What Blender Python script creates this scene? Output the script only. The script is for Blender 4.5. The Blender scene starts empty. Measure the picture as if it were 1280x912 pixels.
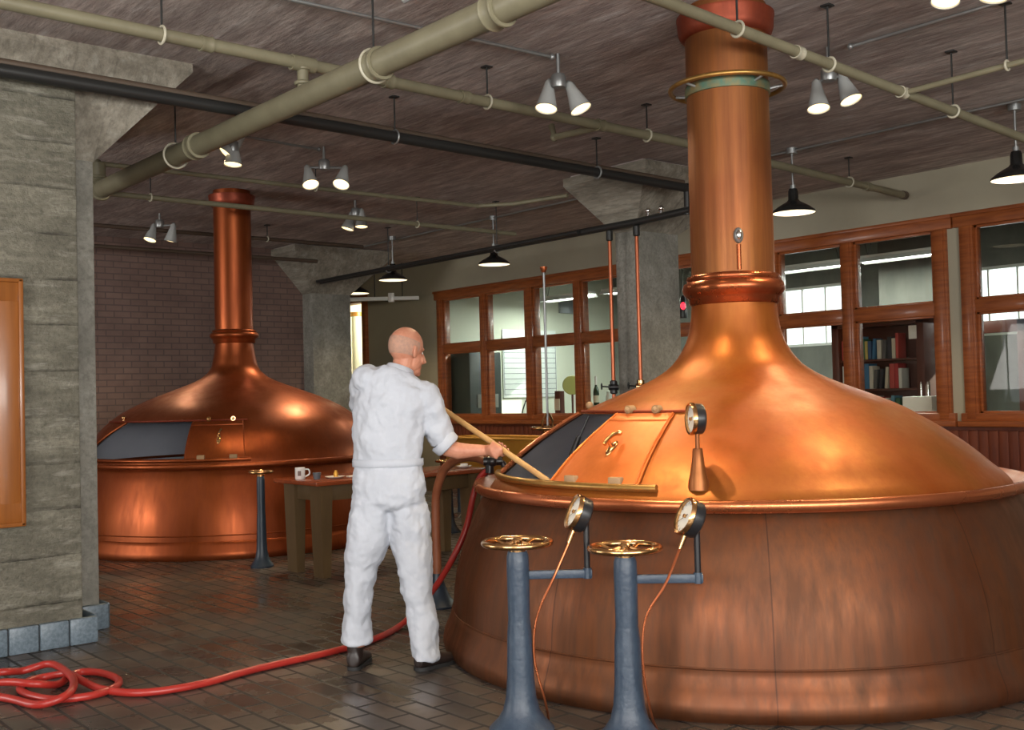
import bpy, bmesh, math, random
from mathutils import Vector, Matrix, Quaternion
random.seed(7)
PI = math.pi
SC = bpy.context.scene
COL = SC.collection

# ------------------------------------------------------------------ helpers
def V(*a): return Vector(a[0]) if len(a) == 1 else Vector(a)

class MB:
    """collects shapes and links them as ONE mesh object"""
    def __init__(self):
        self.v = []; self.f = []; self.mi = []
    def add(self, vs, fs, m=0):
        o = len(self.v)
        self.v += [Vector(p) for p in vs]
        self.f += [tuple(i + o for i in f) for f in fs]
        self.mi += [m] * len(fs)
        return self
    def box(self, a, b, m=0, rot=None, piv=None):
        x0, y0, z0 = a; x1, y1, z1 = b
        vs = [V(x, y, z) for z in (z0, z1) for y in (y0, y1) for x in (x0, x1)]
        if rot is not None:
            p = V(piv) if piv is not None else (V(a) + V(b)) / 2
            vs = [p + rot @ (q - p) for q in vs]
        return self.add(vs, [(0, 2, 3, 1), (4, 5, 7, 6), (0, 1, 5, 4), (2, 6, 7, 3), (0, 4, 6, 2), (1, 3, 7, 5)], m)
    def bbox(self, a, b, bev=.006, m=0, rot=None, piv=None):
        """bevelled box"""
        bm = bmesh.new(); bmesh.ops.create_cube(bm, size=1)
        a, b = V(a), V(b); s = b - a; c = (a + b) / 2
        for q in bm.verts: q.co = V(q.co.x * s.x, q.co.y * s.y, q.co.z * s.z) + c
        bmesh.ops.bevel(bm, geom=bm.edges[:], offset=min(bev, min(abs(t) for t in s) * .45), segments=2, affect='EDGES', profile=.5)
        bm.verts.index_update()
        vs = [q.co.copy() for q in bm.verts]
        if rot is not None:
            p = V(piv) if piv is not None else c
            vs = [p + rot @ (q - p) for q in vs]
        self.add(vs, [tuple(q.index for q in f.verts) for f in bm.faces], m); bm.free()
        return self
    def tube(self, pts, r, n=12, m=0, cap=True, closed=False):
        pts = [V(p) for p in pts]; N = len(pts)
        rs = r if isinstance(r, (list, tuple)) else [r] * N
        vs = []; up = None
        for i, p in enumerate(pts):
            if closed: t = (pts[(i + 1) % N] - pts[i - 1])
            else: t = pts[min(i + 1, N - 1)] - pts[max(i - 1, 0)]
            if t.length < 1e-9: t = V(0, 0, 1)
            t.normalize()
            if up is None:
                up = V(0, 0, 1) if abs(t.z) < .9 else V(1, 0, 0)
            up = (up - t * up.dot(t))
            if up.length < 1e-6: up = t.orthogonal()
            up.normalize(); s = t.cross(up)
            for k in range(n):
                a = 2 * PI * k / n
                vs.append(p + (up * math.cos(a) + s * math.sin(a)) * rs[i])
        fs = []
        for i in range(N if closed else N - 1):
            j = (i + 1) % N
            for k in range(n):
                k2 = (k + 1) % n
                fs.append((i * n + k, i * n + k2, j * n + k2, j * n + k))
        if cap and not closed:
            fs.append(tuple(range(n))[::-1]); fs.append(tuple((N - 1) * n + k for k in range(n)))
        return self.add(vs, fs, m)
    def cyl(self, a, b, r, r2=None, n=20, m=0):
        return self.tube([a, b], [r, r if r2 is None else r2], n, m)
    def lathe(self, prof, c=(0, 0, 0), axis=(0, 0, 1), n=48, m=0, az=None, close=False):
        c = V(c); ax = V(axis).normalized()
        q = V(0, 0, 1).rotation_difference(ax)
        full = az is None
        angs = [2 * PI * k / n for k in range(n)] if full else [az[0] + (az[1] - az[0]) * k / n for k in range(n + 1)]
        vs = [c + q @ V(r * math.cos(a), r * math.sin(a), z) for r, z in prof for a in angs]
        A = len(angs); P = len(prof); fs = []
        for i in range(P if close else P - 1):
            i2 = (i + 1) % P
            for k in range(A if full else A - 1):
                k2 = (k + 1) % A
                fs.append((i * A + k, i * A + k2, i2 * A + k2, i2 * A + k))
        if not full and close:
            fs.append(tuple(i * A for i in range(P))); fs.append(tuple(i * A + A - 1 for i in range(P))[::-1])
        return self.add(vs, fs, m)
    def torus(self, c, R, r, axis=(0, 0, 1), n=40, k=10, m=0):
        return self.lathe([(R + r * math.cos(2 * PI * i / k), r * math.sin(2 * PI * i / k)) for i in range(k)], c, axis, n, m, close=True)
    def ball(self, c, rad, n=16, k=10, m=0, rot=None):
        c = V(c); rx, ry, rz = rad if isinstance(rad, (tuple, list)) else (rad,) * 3
        vs = [V(0, 0, -rz)]
        for i in range(1, k):
            t = -PI / 2 + PI * i / k
            for j in range(n):
                a = 2 * PI * j / n
                vs.append(V(rx * math.cos(t) * math.cos(a), ry * math.cos(t) * math.sin(a), rz * math.sin(t)))
        vs.append(V(0, 0, rz)); fs = []
        for j in range(n): fs.append((0, 1 + (j + 1) % n, 1 + j))
        for i in range(k - 2):
            for j in range(n):
                a = 1 + i * n + j; b = 1 + i * n + (j + 1) % n
                fs.append((a, b, b + n, a + n))
        L = len(vs) - 1
        for j in range(n): fs.append((L, 1 + (k - 2) * n + j, 1 + (k - 2) * n + (j + 1) % n))
        if rot is not None: vs = [rot @ p for p in vs]
        return self.add([c + p for p in vs], fs, m)
    def rings(self, R, n=24, m=0, cap=True):
        """loft: R = [(centre, side vector, half width, half depth, tangent)]"""
        vs = []
        for i, rg in enumerate(R):
            c, s, a, b = V(rg[0]), V(rg[1]), rg[2], rg[3]
            if len(rg) > 4 and rg[4] is not None: t = V(rg[4])
            else: t = V(R[min(i + 1, len(R) - 1)][0]) - V(R[max(i - 1, 0)][0])
            t.normalize(); s = (s - t * s.dot(t)).normalized(); d = t.cross(s)
            for k in range(n):
                g = 2 * PI * k / n
                vs.append(c + s * a * math.cos(g) + d * b * math.sin(g))
        fs = []
        for i in range(len(R) - 1):
            for k in range(n):
                k2 = (k + 1) % n
                fs.append((i * n + k, i * n + k2, (i + 1) * n + k2, (i + 1) * n + k))
        if cap:
            fs.append(tuple(range(n))[::-1]); fs.append(tuple((len(R) - 1) * n + k for k in range(n)))
        return self.add(vs, fs, m)
    def build(self, name, mats, parent=None, loc=None, ang=38, smooth=True):
        me = bpy.data.meshes.new(name)
        o_ = V(loc) if loc is not None else V(0, 0, 0)
        me.from_pydata([tuple(p - o_) for p in self.v], [], self.f)
        mats = mats if isinstance(mats, (list, tuple)) else [mats]
        for mt in mats: me.materials.append(mt)
        me.polygons.foreach_set('material_index', self.mi)
        bm = bmesh.new(); bm.from_mesh(me)
        bmesh.ops.recalc_face_normals(bm, faces=bm.faces[:]); bm.to_mesh(me); bm.free()
        if smooth:
            me.polygons.foreach_set('use_smooth', [True] * len(me.polygons))
            me.set_sharp_from_angle(angle=math.radians(ang))
        me.update()
        o = bpy.data.objects.new(name, me); COL.objects.link(o)
        if loc is not None: o.location = o_
        if parent is not None: o.parent = parent
        return o

def tag(o, label=None, cat=None, group=None, kind=None):
    if label: o['label'] = label
    if cat: o['category'] = cat
    if group: o['group'] = group
    if kind: o['kind'] = kind
    return o
def empty(name, loc=(0, 0, 0), rz=0):
    o = bpy.data.objects.new(name, None); COL.objects.link(o)
    o.location = loc; o.rotation_euler = (0, 0, rz); o.empty_display_size = .1
    return o
def copy_tree(o, parent=None):
    c = o.copy(); COL.objects.link(c)
    if parent is not None: c.parent = parent
    for ch in list(o.children): copy_tree(ch, c)
    return c
def spline(pts, sub=8, closed=False):
    pts = [V(p) for p in pts]; N = len(pts); out = []
    for i in range(N if closed else N - 1):
        if closed: p0, p1, p2, p3 = pts[i - 1], pts[i], pts[(i + 1) % N], pts[(i + 2) % N]
        else: p0, p1, p2, p3 = pts[max(i - 1, 0)], pts[i], pts[i + 1], pts[min(i + 2, N - 1)]
        for k in range(sub):
            t = k / sub
            out.append(.5 * ((2 * p1) + (p2 - p0) * t + (2 * p0 - 5 * p1 + 4 * p2 - p3) * t * t + (3 * p1 - p0 - 3 * p2 + p3) * t ** 3))
    if not closed: out.append(pts[-1])
    return out
def interp(z, tab):
    for (a, ra), (b, rb) in zip(tab[:-1], tab[1:]):
        if a <= z <= b: return ra + (rb - ra) * (z - a) / (b - a)
    return tab[0][1] if z < tab[0][0] else tab[-1][1]

# ------------------------------------------------------------------ materials
def mat(name, col, rough=.5, metal=0.0, spec=.5, noise=None, bump=None, emit=None, coat=0, coords='Object'):
    """noise = (colour2, scale(x,y,z), amount-contrast lo, hi, detail); bump = (strength, scale(x,y,z))"""
    m = bpy.data.materials.new(name); m.use_nodes = True
    nt = m.node_tree; b = nt.nodes['Principled BSDF']
    b.inputs['Base Color'].default_value = (*col, 1); b.inputs['Roughness'].default_value = rough
    b.inputs['Metallic'].default_value = metal; b.inputs['Specular IOR Level'].default_value = spec
    if coat: b.inputs['Coat Weight'].default_value = coat; b.inputs['Coat Roughness'].default_value = .12
    if emit:
        b.inputs['Emission Color'].default_value = (*emit[0], 1); b.inputs['Emission Strength'].default_value = emit[1]
    if noise or bump:
        tc = nt.nodes.new('ShaderNodeTexCoord')
    if noise:
        mp = nt.nodes.new('ShaderNodeMapping'); mp.inputs['Scale'].default_value = noise[1]
        nz = nt.nodes.new('ShaderNodeTexNoise'); nz.inputs['Scale'].default_value = 1; nz.inputs['Detail'].default_value = noise[4] if len(noise) > 4 else 5
        nz.inputs['Roughness'].default_value = .62
        rp = nt.nodes.new('ShaderNodeMapRange'); rp.inputs['From Min'].default_value = noise[2]; rp.inputs['From Max'].default_value = noise[3]
        mx = nt.nodes.new('ShaderNodeMix'); mx.data_type = 'RGBA'
        mx.inputs['A'].default_value = (*col, 1); mx.inputs['B'].default_value = (*noise[0], 1)
        L = nt.links.new
        L(tc.outputs[coords], mp.inputs['Vector']); L(mp.outputs[0], nz.inputs['Vector']); L(nz.outputs['Fac'], rp.inputs['Value'])
        L(rp.outputs[0], mx.inputs['Factor']); L(mx.outputs['Result'], b.inputs['Base Color'])
    if bump:
        mp2 = nt.nodes.new('ShaderNodeMapping'); mp2.inputs['Scale'].default_value = bump[1]
        nz2 = nt.nodes.new('ShaderNodeTexNoise'); nz2.inputs['Scale'].default_value = 1; nz2.inputs['Detail'].default_value = 6
        bp = nt.nodes.new('ShaderNodeBump'); bp.inputs['Strength'].default_value = bump[0]; bp.inputs['Distance'].default_value = .02
        nt.links.new(tc.outputs[coords], mp2.inputs['Vector']); nt.links.new(mp2.outputs[0], nz2.inputs['Vector'])
        nt.links.new(nz2.outputs['Fac'], bp.inputs['Height']); nt.links.new(bp.outputs[0], b.inputs['Normal'])
    return m
def N_(nt, t, **kw):
    n = nt.nodes.new(t)
    for k, v in kw.items(): setattr(n, k, v)
    return n
def mixcol(nt, fac, a, b, blend='MIX'):
    mx = N_(nt, 'ShaderNodeMix', data_type='RGBA', blend_type=blend)
    for key, val in (('Factor', fac), ('A', a), ('B', b)):
        if isinstance(val, (int, float)): mx.inputs[key].default_value = val
        elif isinstance(val, tuple): mx.inputs[key].default_value = (*val, 1)
        else: nt.links.new(val, mx.inputs[key])
    return mx.outputs['Result']
def noise_fac(nt, coords, scale, lo, hi, detail=5, rough=.6):
    mp = N_(nt, 'ShaderNodeMapping'); mp.inputs['Scale'].default_value = scale
    nz = N_(nt, 'ShaderNodeTexNoise'); nz.inputs['Scale'].default_value = 1; nz.inputs['Detail'].default_value = detail; nz.inputs['Roughness'].default_value = rough
    rp = N_(nt, 'ShaderNodeMapRange'); rp.inputs['From Min'].default_value = lo; rp.inputs['From Max'].default_value = hi
    nt.links.new(coords, mp.inputs['Vector']); nt.links.new(mp.outputs[0], nz.inputs['Vector']); nt.links.new(nz.outputs['Fac'], rp.inputs['Value'])
    return rp.outputs[0], nz.outputs['Fac']

def copper(name, base, hi, dark, rough=.3, streak=(9, 9, .7), metal=.92, seams=False, bump=.05):
    m = bpy.data.materials.new(name); m.use_nodes = True; nt = m.node_tree; b = nt.nodes['Principled BSDF']
    tc = N_(nt, 'ShaderNodeTexCoord'); O = tc.outputs['Object']
    f1, _ = noise_fac(nt, O, streak, .35, .68, 6)
    f2, _ = noise_fac(nt, O, (1.3, 1.3, 1.1), .38, .66, 4)
    f3, raw = noise_fac(nt, O, (40, 40, 2.2), .42, .72, 3)
    c = mixcol(nt, f2, base, hi)
    fm = N_(nt, 'ShaderNodeMath', operation='MULTIPLY'); fm.inputs[1].default_value = .55; nt.links.new(f1, fm.inputs[0])
    c = mixcol(nt, fm.outputs[0], c, dark)
    fm2 = N_(nt, 'ShaderNodeMath', operation='MULTIPLY'); fm2.inputs[1].default_value = .36; nt.links.new(f3, fm2.inputs[0])
    c = mixcol(nt, fm2.outputs[0], c, dark)
    if seams:   # dark vertical joints between the sheets
        sp = N_(nt, 'ShaderNodeSeparateXYZ'); nt.links.new(O, sp.inputs[0])
        at = N_(nt, 'ShaderNodeMath', operation='ARCTAN2'); nt.links.new(sp.outputs[1], at.inputs[0]); nt.links.new(sp.outputs[0], at.inputs[1])
        mu = N_(nt, 'ShaderNodeMath', operation='MULTIPLY'); mu.inputs[1].default_value = 10 / (2 * PI); nt.links.new(at.outputs[0], mu.inputs[0])
        ad = N_(nt, 'ShaderNodeMath', operation='ADD'); ad.inputs[1].default_value = 10.83; nt.links.new(mu.outputs[0], ad.inputs[0])
        fr = N_(nt, 'ShaderNodeMath', operation='FRACT'); nt.links.new(ad.outputs[0], fr.inputs[0])
        lt = N_(nt, 'ShaderNodeMath', operation='LESS_THAN'); lt.inputs[1].default_value = .006; nt.links.new(fr.outputs[0], lt.inputs[0])
        m2 = N_(nt, 'ShaderNodeMath', operation='MULTIPLY'); m2.inputs[1].default_value = .55; nt.links.new(lt.outputs[0], m2.inputs[0])
        c = mixcol(nt, m2.outputs[0], c, (.03, .015, .01))
    nt.links.new(c, b.inputs['Base Color'])
    b.inputs['Metallic'].default_value = metal
    rr = N_(nt, 'ShaderNodeMapRange'); rr.inputs['To Min'].default_value = rough - .06; rr.inputs['To Max'].default_value = rough + .14
    nt.links.new(f1, rr.inputs['Value']); nt.links.new(rr.outputs[0], b.inputs['Roughness'])
    bp = N_(nt, 'ShaderNodeBump'); bp.inputs['Strength'].default_value = bump; bp.inputs['Distance'].default_value = .01
    nt.links.new(raw, bp.inputs['Height']); nt.links.new(bp.outputs[0], b.inputs['Normal'])
    return m

M = {}
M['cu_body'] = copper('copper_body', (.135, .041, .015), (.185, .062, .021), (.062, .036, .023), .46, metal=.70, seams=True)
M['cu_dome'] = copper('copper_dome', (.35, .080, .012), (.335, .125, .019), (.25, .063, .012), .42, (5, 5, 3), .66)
M['cu_chim'] = copper('copper_chimney', (.25, .072, .020), (.30, .112, .028), (.13, .042, .016), .46, (16, 16, .5), .65)
M['cu_bead'] = copper('copper_bead', (.34, .085, .030), (.40, .11, .036), (.26, .06, .024), .26, (8, 8, 8), .85)
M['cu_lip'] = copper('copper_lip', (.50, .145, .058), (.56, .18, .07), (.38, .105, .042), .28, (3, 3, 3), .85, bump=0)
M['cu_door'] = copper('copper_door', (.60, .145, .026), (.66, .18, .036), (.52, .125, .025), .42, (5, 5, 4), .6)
M['cu_far'] = copper('copper_far', (.29, .060, .014), (.36, .085, .020), (.20, .043, .013), .36, (7, 7, .8), .75, bump=.01)
M['cu_red'] = copper('copper_red', (.26, .045, .021), (.33, .065, .026), (.16, .03, .015), .44, (8, 8, 8), .6)
M['bronze'] = mat('bronze_polished', (.62, .36, .16), .2, 1.0)
M['bronze_bar'] = mat('aged_brass_bar', (.40, .22, .06), .38, .8, noise=((.30, .17, .05), (14, 14, 14), .4, .65))
M['brass'] = mat('brass_polished', (.78, .42, .07), .38, .5, noise=((.68, .32, .05), (3, 3, 3), .35, .7))
M['tan_block'] = mat('tan_block', (.33, .20, .10), .6)
M['inner'] = mat('dark_steel_interior', (.62, .63, .70), .45, 0, noise=((.70, .70, .76), (2, 2, 2), .35, .7))
M['black'] = mat('black_paint', (.012, .012, .014), .35)
M['dial'] = mat('gauge_dial', (.72, .70, .64), .4)
M['needle'] = mat('gauge_needle', (.02, .02, .02), .5)
M['chrome'] = mat('chrome', (.75, .74, .72), .18, 1.0)
M['grey_metal'] = mat('grey_metal', (.33, .34, .34), .4, .7)
M['blue_paint'] = mat('blue_grey_paint', (.027, .044, .072), .42, 0, .5, noise=((.042, .064, .095), (20, 20, 20), .4, .7), bump=(.12, (60, 60, 60)))
M['dark_blue'] = mat('dark_blue_paint', (.018, .030, .048), .4)
M['tan_pipe'] = mat('tan_pipe_paint', (.215, .195, .125), .45, noise=((.17, .15, .095), (4, 4, 4), .4, .7))
M['black_pipe'] = mat('black_pipe', (.025, .025, .024), .4, .2)
M['brown_pipe'] = mat('brown_pipe', (.10, .07, .05), .5, .2)
M['red_pipe'] = mat('copper_red_pipe', (.45, .13, .06), .35, .7)
M['ring_white'] = mat('hanger_ring_paint', (.45, .42, .32), .4)
M['lamp_grey'] = mat('lamp_housing_grey', (.42, .43, .42), .45, .1)
M['lamp_black'] = mat('lamp_black_enamel', (.015, .015, .015), .25)
M['lamp_white'] = mat('lamp_white_enamel', (.85, .83, .78), .3, emit=((1, .80, .52), 1.5))
M['bulb'] = mat('warm_bulb', (1, .9, .7), .4, emit=((1, .74, .36), 2.2))
M['tube'] = mat('fluorescent_tube', (1, 1, 1), .4, emit=((.93, 1, .95), 9))
M['wood'] = mat('window_wood', (.34, .095, .024), .38, 0, .5, noise=((.19, .045, .012), (3, 3, 26), .35, .7), coat=.25)
M['wood_h'] = mat('window_wood_rail', (.34, .095, .024), .38, 0, .5, noise=((.19, .045, .012), (26, 3, 26), .35, .7), coat=.25)
M['wainscot'] = mat('wainscot_wood', (.16, .035, .012), .42, noise=((.09, .018, .008), (12, 12, 1.2), .35, .7))
M['oak'] = mat('board_oak', (.30, .10, .018), .35, noise=((.22, .07, .013), (20, 3, 1.2), .35, .7), coat=.2)
M['plaster'] = mat('wall_plaster', (.38, .345, .255), .8, noise=((.345, .31, .232), (1.5, 1.5, 1.5), .35, .7))
M['office_wall'] = mat('office_wall_paint', (.66, .68, .56), .8)
M['office_grey'] = mat('office_concrete', (.20, .20, .175), .85, noise=((.14, .14, .125), (3, 3, 1.5), .35, .7))
M['office_dark'] = mat('office_dark_concrete', (.13, .125, .105), .85, noise=((.09, .088, .075), (3, 3, 1.5), .35, .7))
M['office_floor'] = mat('office_floor', (.18, .17, .15), .6)
M['white_paint'] = mat('white_paint', (.74, .74, .70), .5)
M['white_board'] = mat('white_board', (.80, .84, .80), .3)
M['paper'] = mat('paper', (.82, .82, .78), .7)
M['dark_cab'] = mat('dark_cabinet', (.028, .035, .032), .4)
M['dark_wood'] = mat('dark_red_wood', (.085, .022, .012), .45)
M['ceramic'] = mat('white_ceramic', (.80, .78, .74), .25)
M['mug_mark'] = mat('mug_print', (.16, .09, .07), .4)
M['grey_cup'] = mat('grey_cup', (.10, .12, .14), .4)
M['table_top'] = mat('red_brown_tabletop', (.26, .055, .016), .25, noise=((.2, .04, .012), (3, 18, 18), .35, .7), coat=.3)
M['table_leg'] = mat('olive_brown_paint', (.115, .07, .028), .5, noise=((.085, .05, .02), (10, 10, 2), .35, .7))
M['hose_red'] = mat('red_rubber', (.40, .030, .022), .32, noise=((.32, .022, .017), (9, 9, 9), .4, .7))
M['hose_brown'] = mat('brown_rubber', (.30, .10, .045), .45, noise=((.24, .07, .03), (9, 9, 9), .4, .7))
M['pole_wood'] = mat('pale_pole_wood', (.46, .27, .10), .5, noise=((.38, .2, .07), (12, 12, 12), .35, .7))
M['skin'] = mat('skin', (.52, .235, .15), .5, 0, .4, noise=((.44, .17, .10), (22, 22, 22), .38, .7))
M['stubble'] = mat('cropped_hair', (.34, .20, .145), .75, noise=((.44, .235, .16), (60, 60, 60), .4, .65))
M['eye'] = mat('eye_white', (.7, .68, .64), .2)
M['cotton'] = mat('white_cotton', (.50, .525, .58), .85, 0, .2, noise=((.455, .48, .535), (7, 7, 7), .35, .7), bump=(.42, (11, 11, 6)))
M['shoe'] = mat('dark_leather', (.022, .014, .012), .4)
M['sole'] = mat('black_rubber_sole', (.012, .012, .012), .6)
M['tile_joint'] = mat('dark_tile_joint', (.03, .035, .04), .8)
M['base_tile'] = mat('blue_grey_base_tile', (.16, .205, .245), .4, noise=((.10, .135, .165), (45, 45, 45), .4, .62))
M['green_band'] = mat('green_patina_band', (.09, .17, .12), .5, .5, noise=((.24, .17, .07), (14, 14, 14), .4, .65))
M['green_glass'] = mat('dark_green_bottle', (.02, .04, .02), .12)
M['label_pap'] = mat('bottle_paper', (.6, .55, .42), .6)
M['plaque'] = mat('olive_plaque', (.30, .30, .07), .4, .3)
M['ext_red'] = mat('extinguisher_red', (.5, .04, .03), .35)
M['clear_pl'] = mat('pale_plastic', (.60, .66, .60), .2)
M['sign_red'] = mat('red_lamp_glow', (.6, .02, .03), .3, emit=((1, .03, .06), 2.2))

def glass_mat():
    m = bpy.data.materials.new('window_glass'); m.use_nodes = True; nt = m.node_tree
    nt.nodes.remove(nt.nodes['Principled BSDF']); out = nt.nodes['Material Output']
    tr = N_(nt, 'ShaderNodeBsdfTransparent'); tr.inputs[0].default_value = (.95, .97, .95, 1)
    gl = N_(nt, 'ShaderNodeBsdfGlossy'); gl.inputs['Roughness'].default_value = .02
    fr = N_(nt, 'ShaderNodeFresnel'); fr.inputs['IOR'].default_value = 1.35
    mx = N_(nt, 'ShaderNodeMixShader')
    ge = N_(nt, 'ShaderNodeNewGeometry'); iv = N_(nt, 'ShaderNodeMath', operation='SUBTRACT'); iv.inputs[0].default_value = 1; nt.links.new(ge.outputs['Backfacing'], iv.inputs[1])
    fm = N_(nt, 'ShaderNodeMath', operation='MULTIPLY'); nt.links.new(fr.outputs[0], fm.inputs[0]); nt.links.new(iv.outputs[0], fm.inputs[1])
    nt.links.new(fm.outputs[0], mx.inputs[0]); nt.links.new(tr.outputs[0], mx.inputs[1]); nt.links.new(gl.outputs[0], mx.inputs[2]); nt.links.new(mx.outputs[0], out.inputs[0])
    return m
M['glass'] = glass_mat()
def tube_glass():
    m = bpy.data.materials.new('sight_glass'); m.use_nodes = True; b = m.node_tree.nodes['Principled BSDF']
    b.inputs['Base Color'].default_value = (.93, .95, .9, 1); b.inputs['Transmission Weight'].default_value = .9; b.inputs['Roughness'].default_value = .08; b.inputs['IOR'].default_value = 1.3
    return m
M['sight'] = tube_glass()

def concrete_mat(name, c1, c2, board=None, axis=0, bump=.5, joint=.45, dk=(.045, .04, .036), plank=.2, light=None):
    """rough concrete with the marks of the form boards: board = width, axis = coordinate across the boards"""
    m = bpy.data.materials.new(name); m.use_nodes = True; nt = m.node_tree; b = nt.nodes['Principled BSDF']
    tc = N_(nt, 'ShaderNodeTexCoord'); O = tc.outputs['Object']
    if board and axis == 0: st, st2, st3 = (9, 1.6, 9), (2.6, .7, 2.6), (26, 5, 26)
    elif board: st, st2, st3 = (3, 3, 14), (1.3, 1.3, 3.2), (30, 30, 30)
    else: st, st2, st3 = (5, 5, 4), (1.6, 1.6, 1.2), (28, 28, 28)
    f1, r1 = noise_fac(nt, O, st, .40, .60, 9, .7)
    f2, r2 = noise_fac(nt, O, st3, .44, .66, 7, .72)
    f3, r3 = noise_fac(nt, O, st2, .42, .60, 6, .65)
    def sc(v, k):
        n = N_(nt, 'ShaderNodeMath', operation='MULTIPLY'); n.inputs[1].default_value = k; nt.links.new(v, n.inputs[0]); return n.outputs[0]
    c = mixcol(nt, f1, c1, c2)
    c = mixcol(nt, sc(f3, .55), c, tuple(x * .62 for x in c2))
    c = mixcol(nt, sc(f2, .55), c, tuple(x * .45 for x in c2))
    if light:
        f4, r4 = noise_fac(nt, O, tuple(x * 1.37 for x in st), .54, .68, 8, .7)
        c = mixcol(nt, sc(f4, .6), c, light)
    h = r2
    if board:
        sp = N_(nt, 'ShaderNodeSeparateXYZ'); nt.links.new(O, sp.inputs[0])
        wob = N_(nt, 'ShaderNodeMath', operation='MULTIPLY_ADD'); wob.inputs[1].default_value = .12 * board; nt.links.new(r3, wob.inputs[0]); nt.links.new(sp.outputs[axis], wob.inputs[2])
        dv = N_(nt, 'ShaderNodeMath', operation='DIVIDE'); dv.inputs[1].default_value = board; nt.links.new(wob.outputs[0], dv.inputs[0])
        fr = N_(nt, 'ShaderNodeMath', operation='FRACT'); nt.links.new(dv.outputs[0], fr.inputs[0])
        fl = N_(nt, 'ShaderNodeMath', operation='FLOOR'); nt.links.new(dv.outputs[0], fl.inputs[0])
        wn = N_(nt, 'ShaderNodeTexWhiteNoise', noise_dimensions='1D'); nt.links.new(fl.outputs[0], wn.inputs['W'])
        c = mixcol(nt, sc(wn.outputs['Value'], plank), c, tuple(x * .5 for x in c2))
        lt = N_(nt, 'ShaderNodeMapRange'); lt.inputs['From Min'].default_value = .0; lt.inputs['From Max'].default_value = .09; lt.inputs['To Min'].default_value = joint; lt.inputs['To Max'].default_value = 0
        nt.links.new(fr.outputs[0], lt.inputs['Value'])
        br = N_(nt, 'ShaderNodeMath', operation='MULTIPLY'); nt.links.new(lt.outputs[0], br.inputs[0]); nt.links.new(f1, br.inputs[1])   # broken joints
        c = mixcol(nt, br.outputs[0], c, dk)
        hh = N_(nt, 'ShaderNodeMath', operation='MULTIPLY_ADD'); hh.inputs[1].default_value = -1.0; nt.links.new(br.outputs[0], hh.inputs[0]); nt.links.new(r2, hh.inputs[2]); h = hh.outputs[0]
    nt.links.new(c, b.inputs['Base Color']); b.inputs['Roughness'].default_value = .88; b.inputs['Specular IOR Level'].default_value = .25
    bp = N_(nt, 'ShaderNodeBump'); bp.inputs['Strength'].default_value = bump; bp.inputs['Distance'].default_value = .025
    nt.links.new(h, bp.inputs['Height']); nt.links.new(bp.outputs[0], b.inputs['Normal'])
    return m
M['ceiling'] = concrete_mat('ceiling_concrete', (.80, .70, .65), (.50, .41, .38), .17, 0, .5, .4, plank=.22, light=(.86, .82, .80))
M['pillar'] = concrete_mat('pillar_concrete', (.34, .32, .25), (.215, .20, .155), .27, 2, .9, .75, plank=.2, light=(.46, .44, .37))
M['pillar_smooth'] = concrete_mat('pillar_concrete_smooth', (.38, .365, .32), (.27, .258, .222), None, 2, .35)
M['capital'] = concrete_mat('capital_concrete', (.42, .38, .31), (.28, .25, .20), .24, 0, .5, .4, light=(.50, .47, .40))

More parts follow.
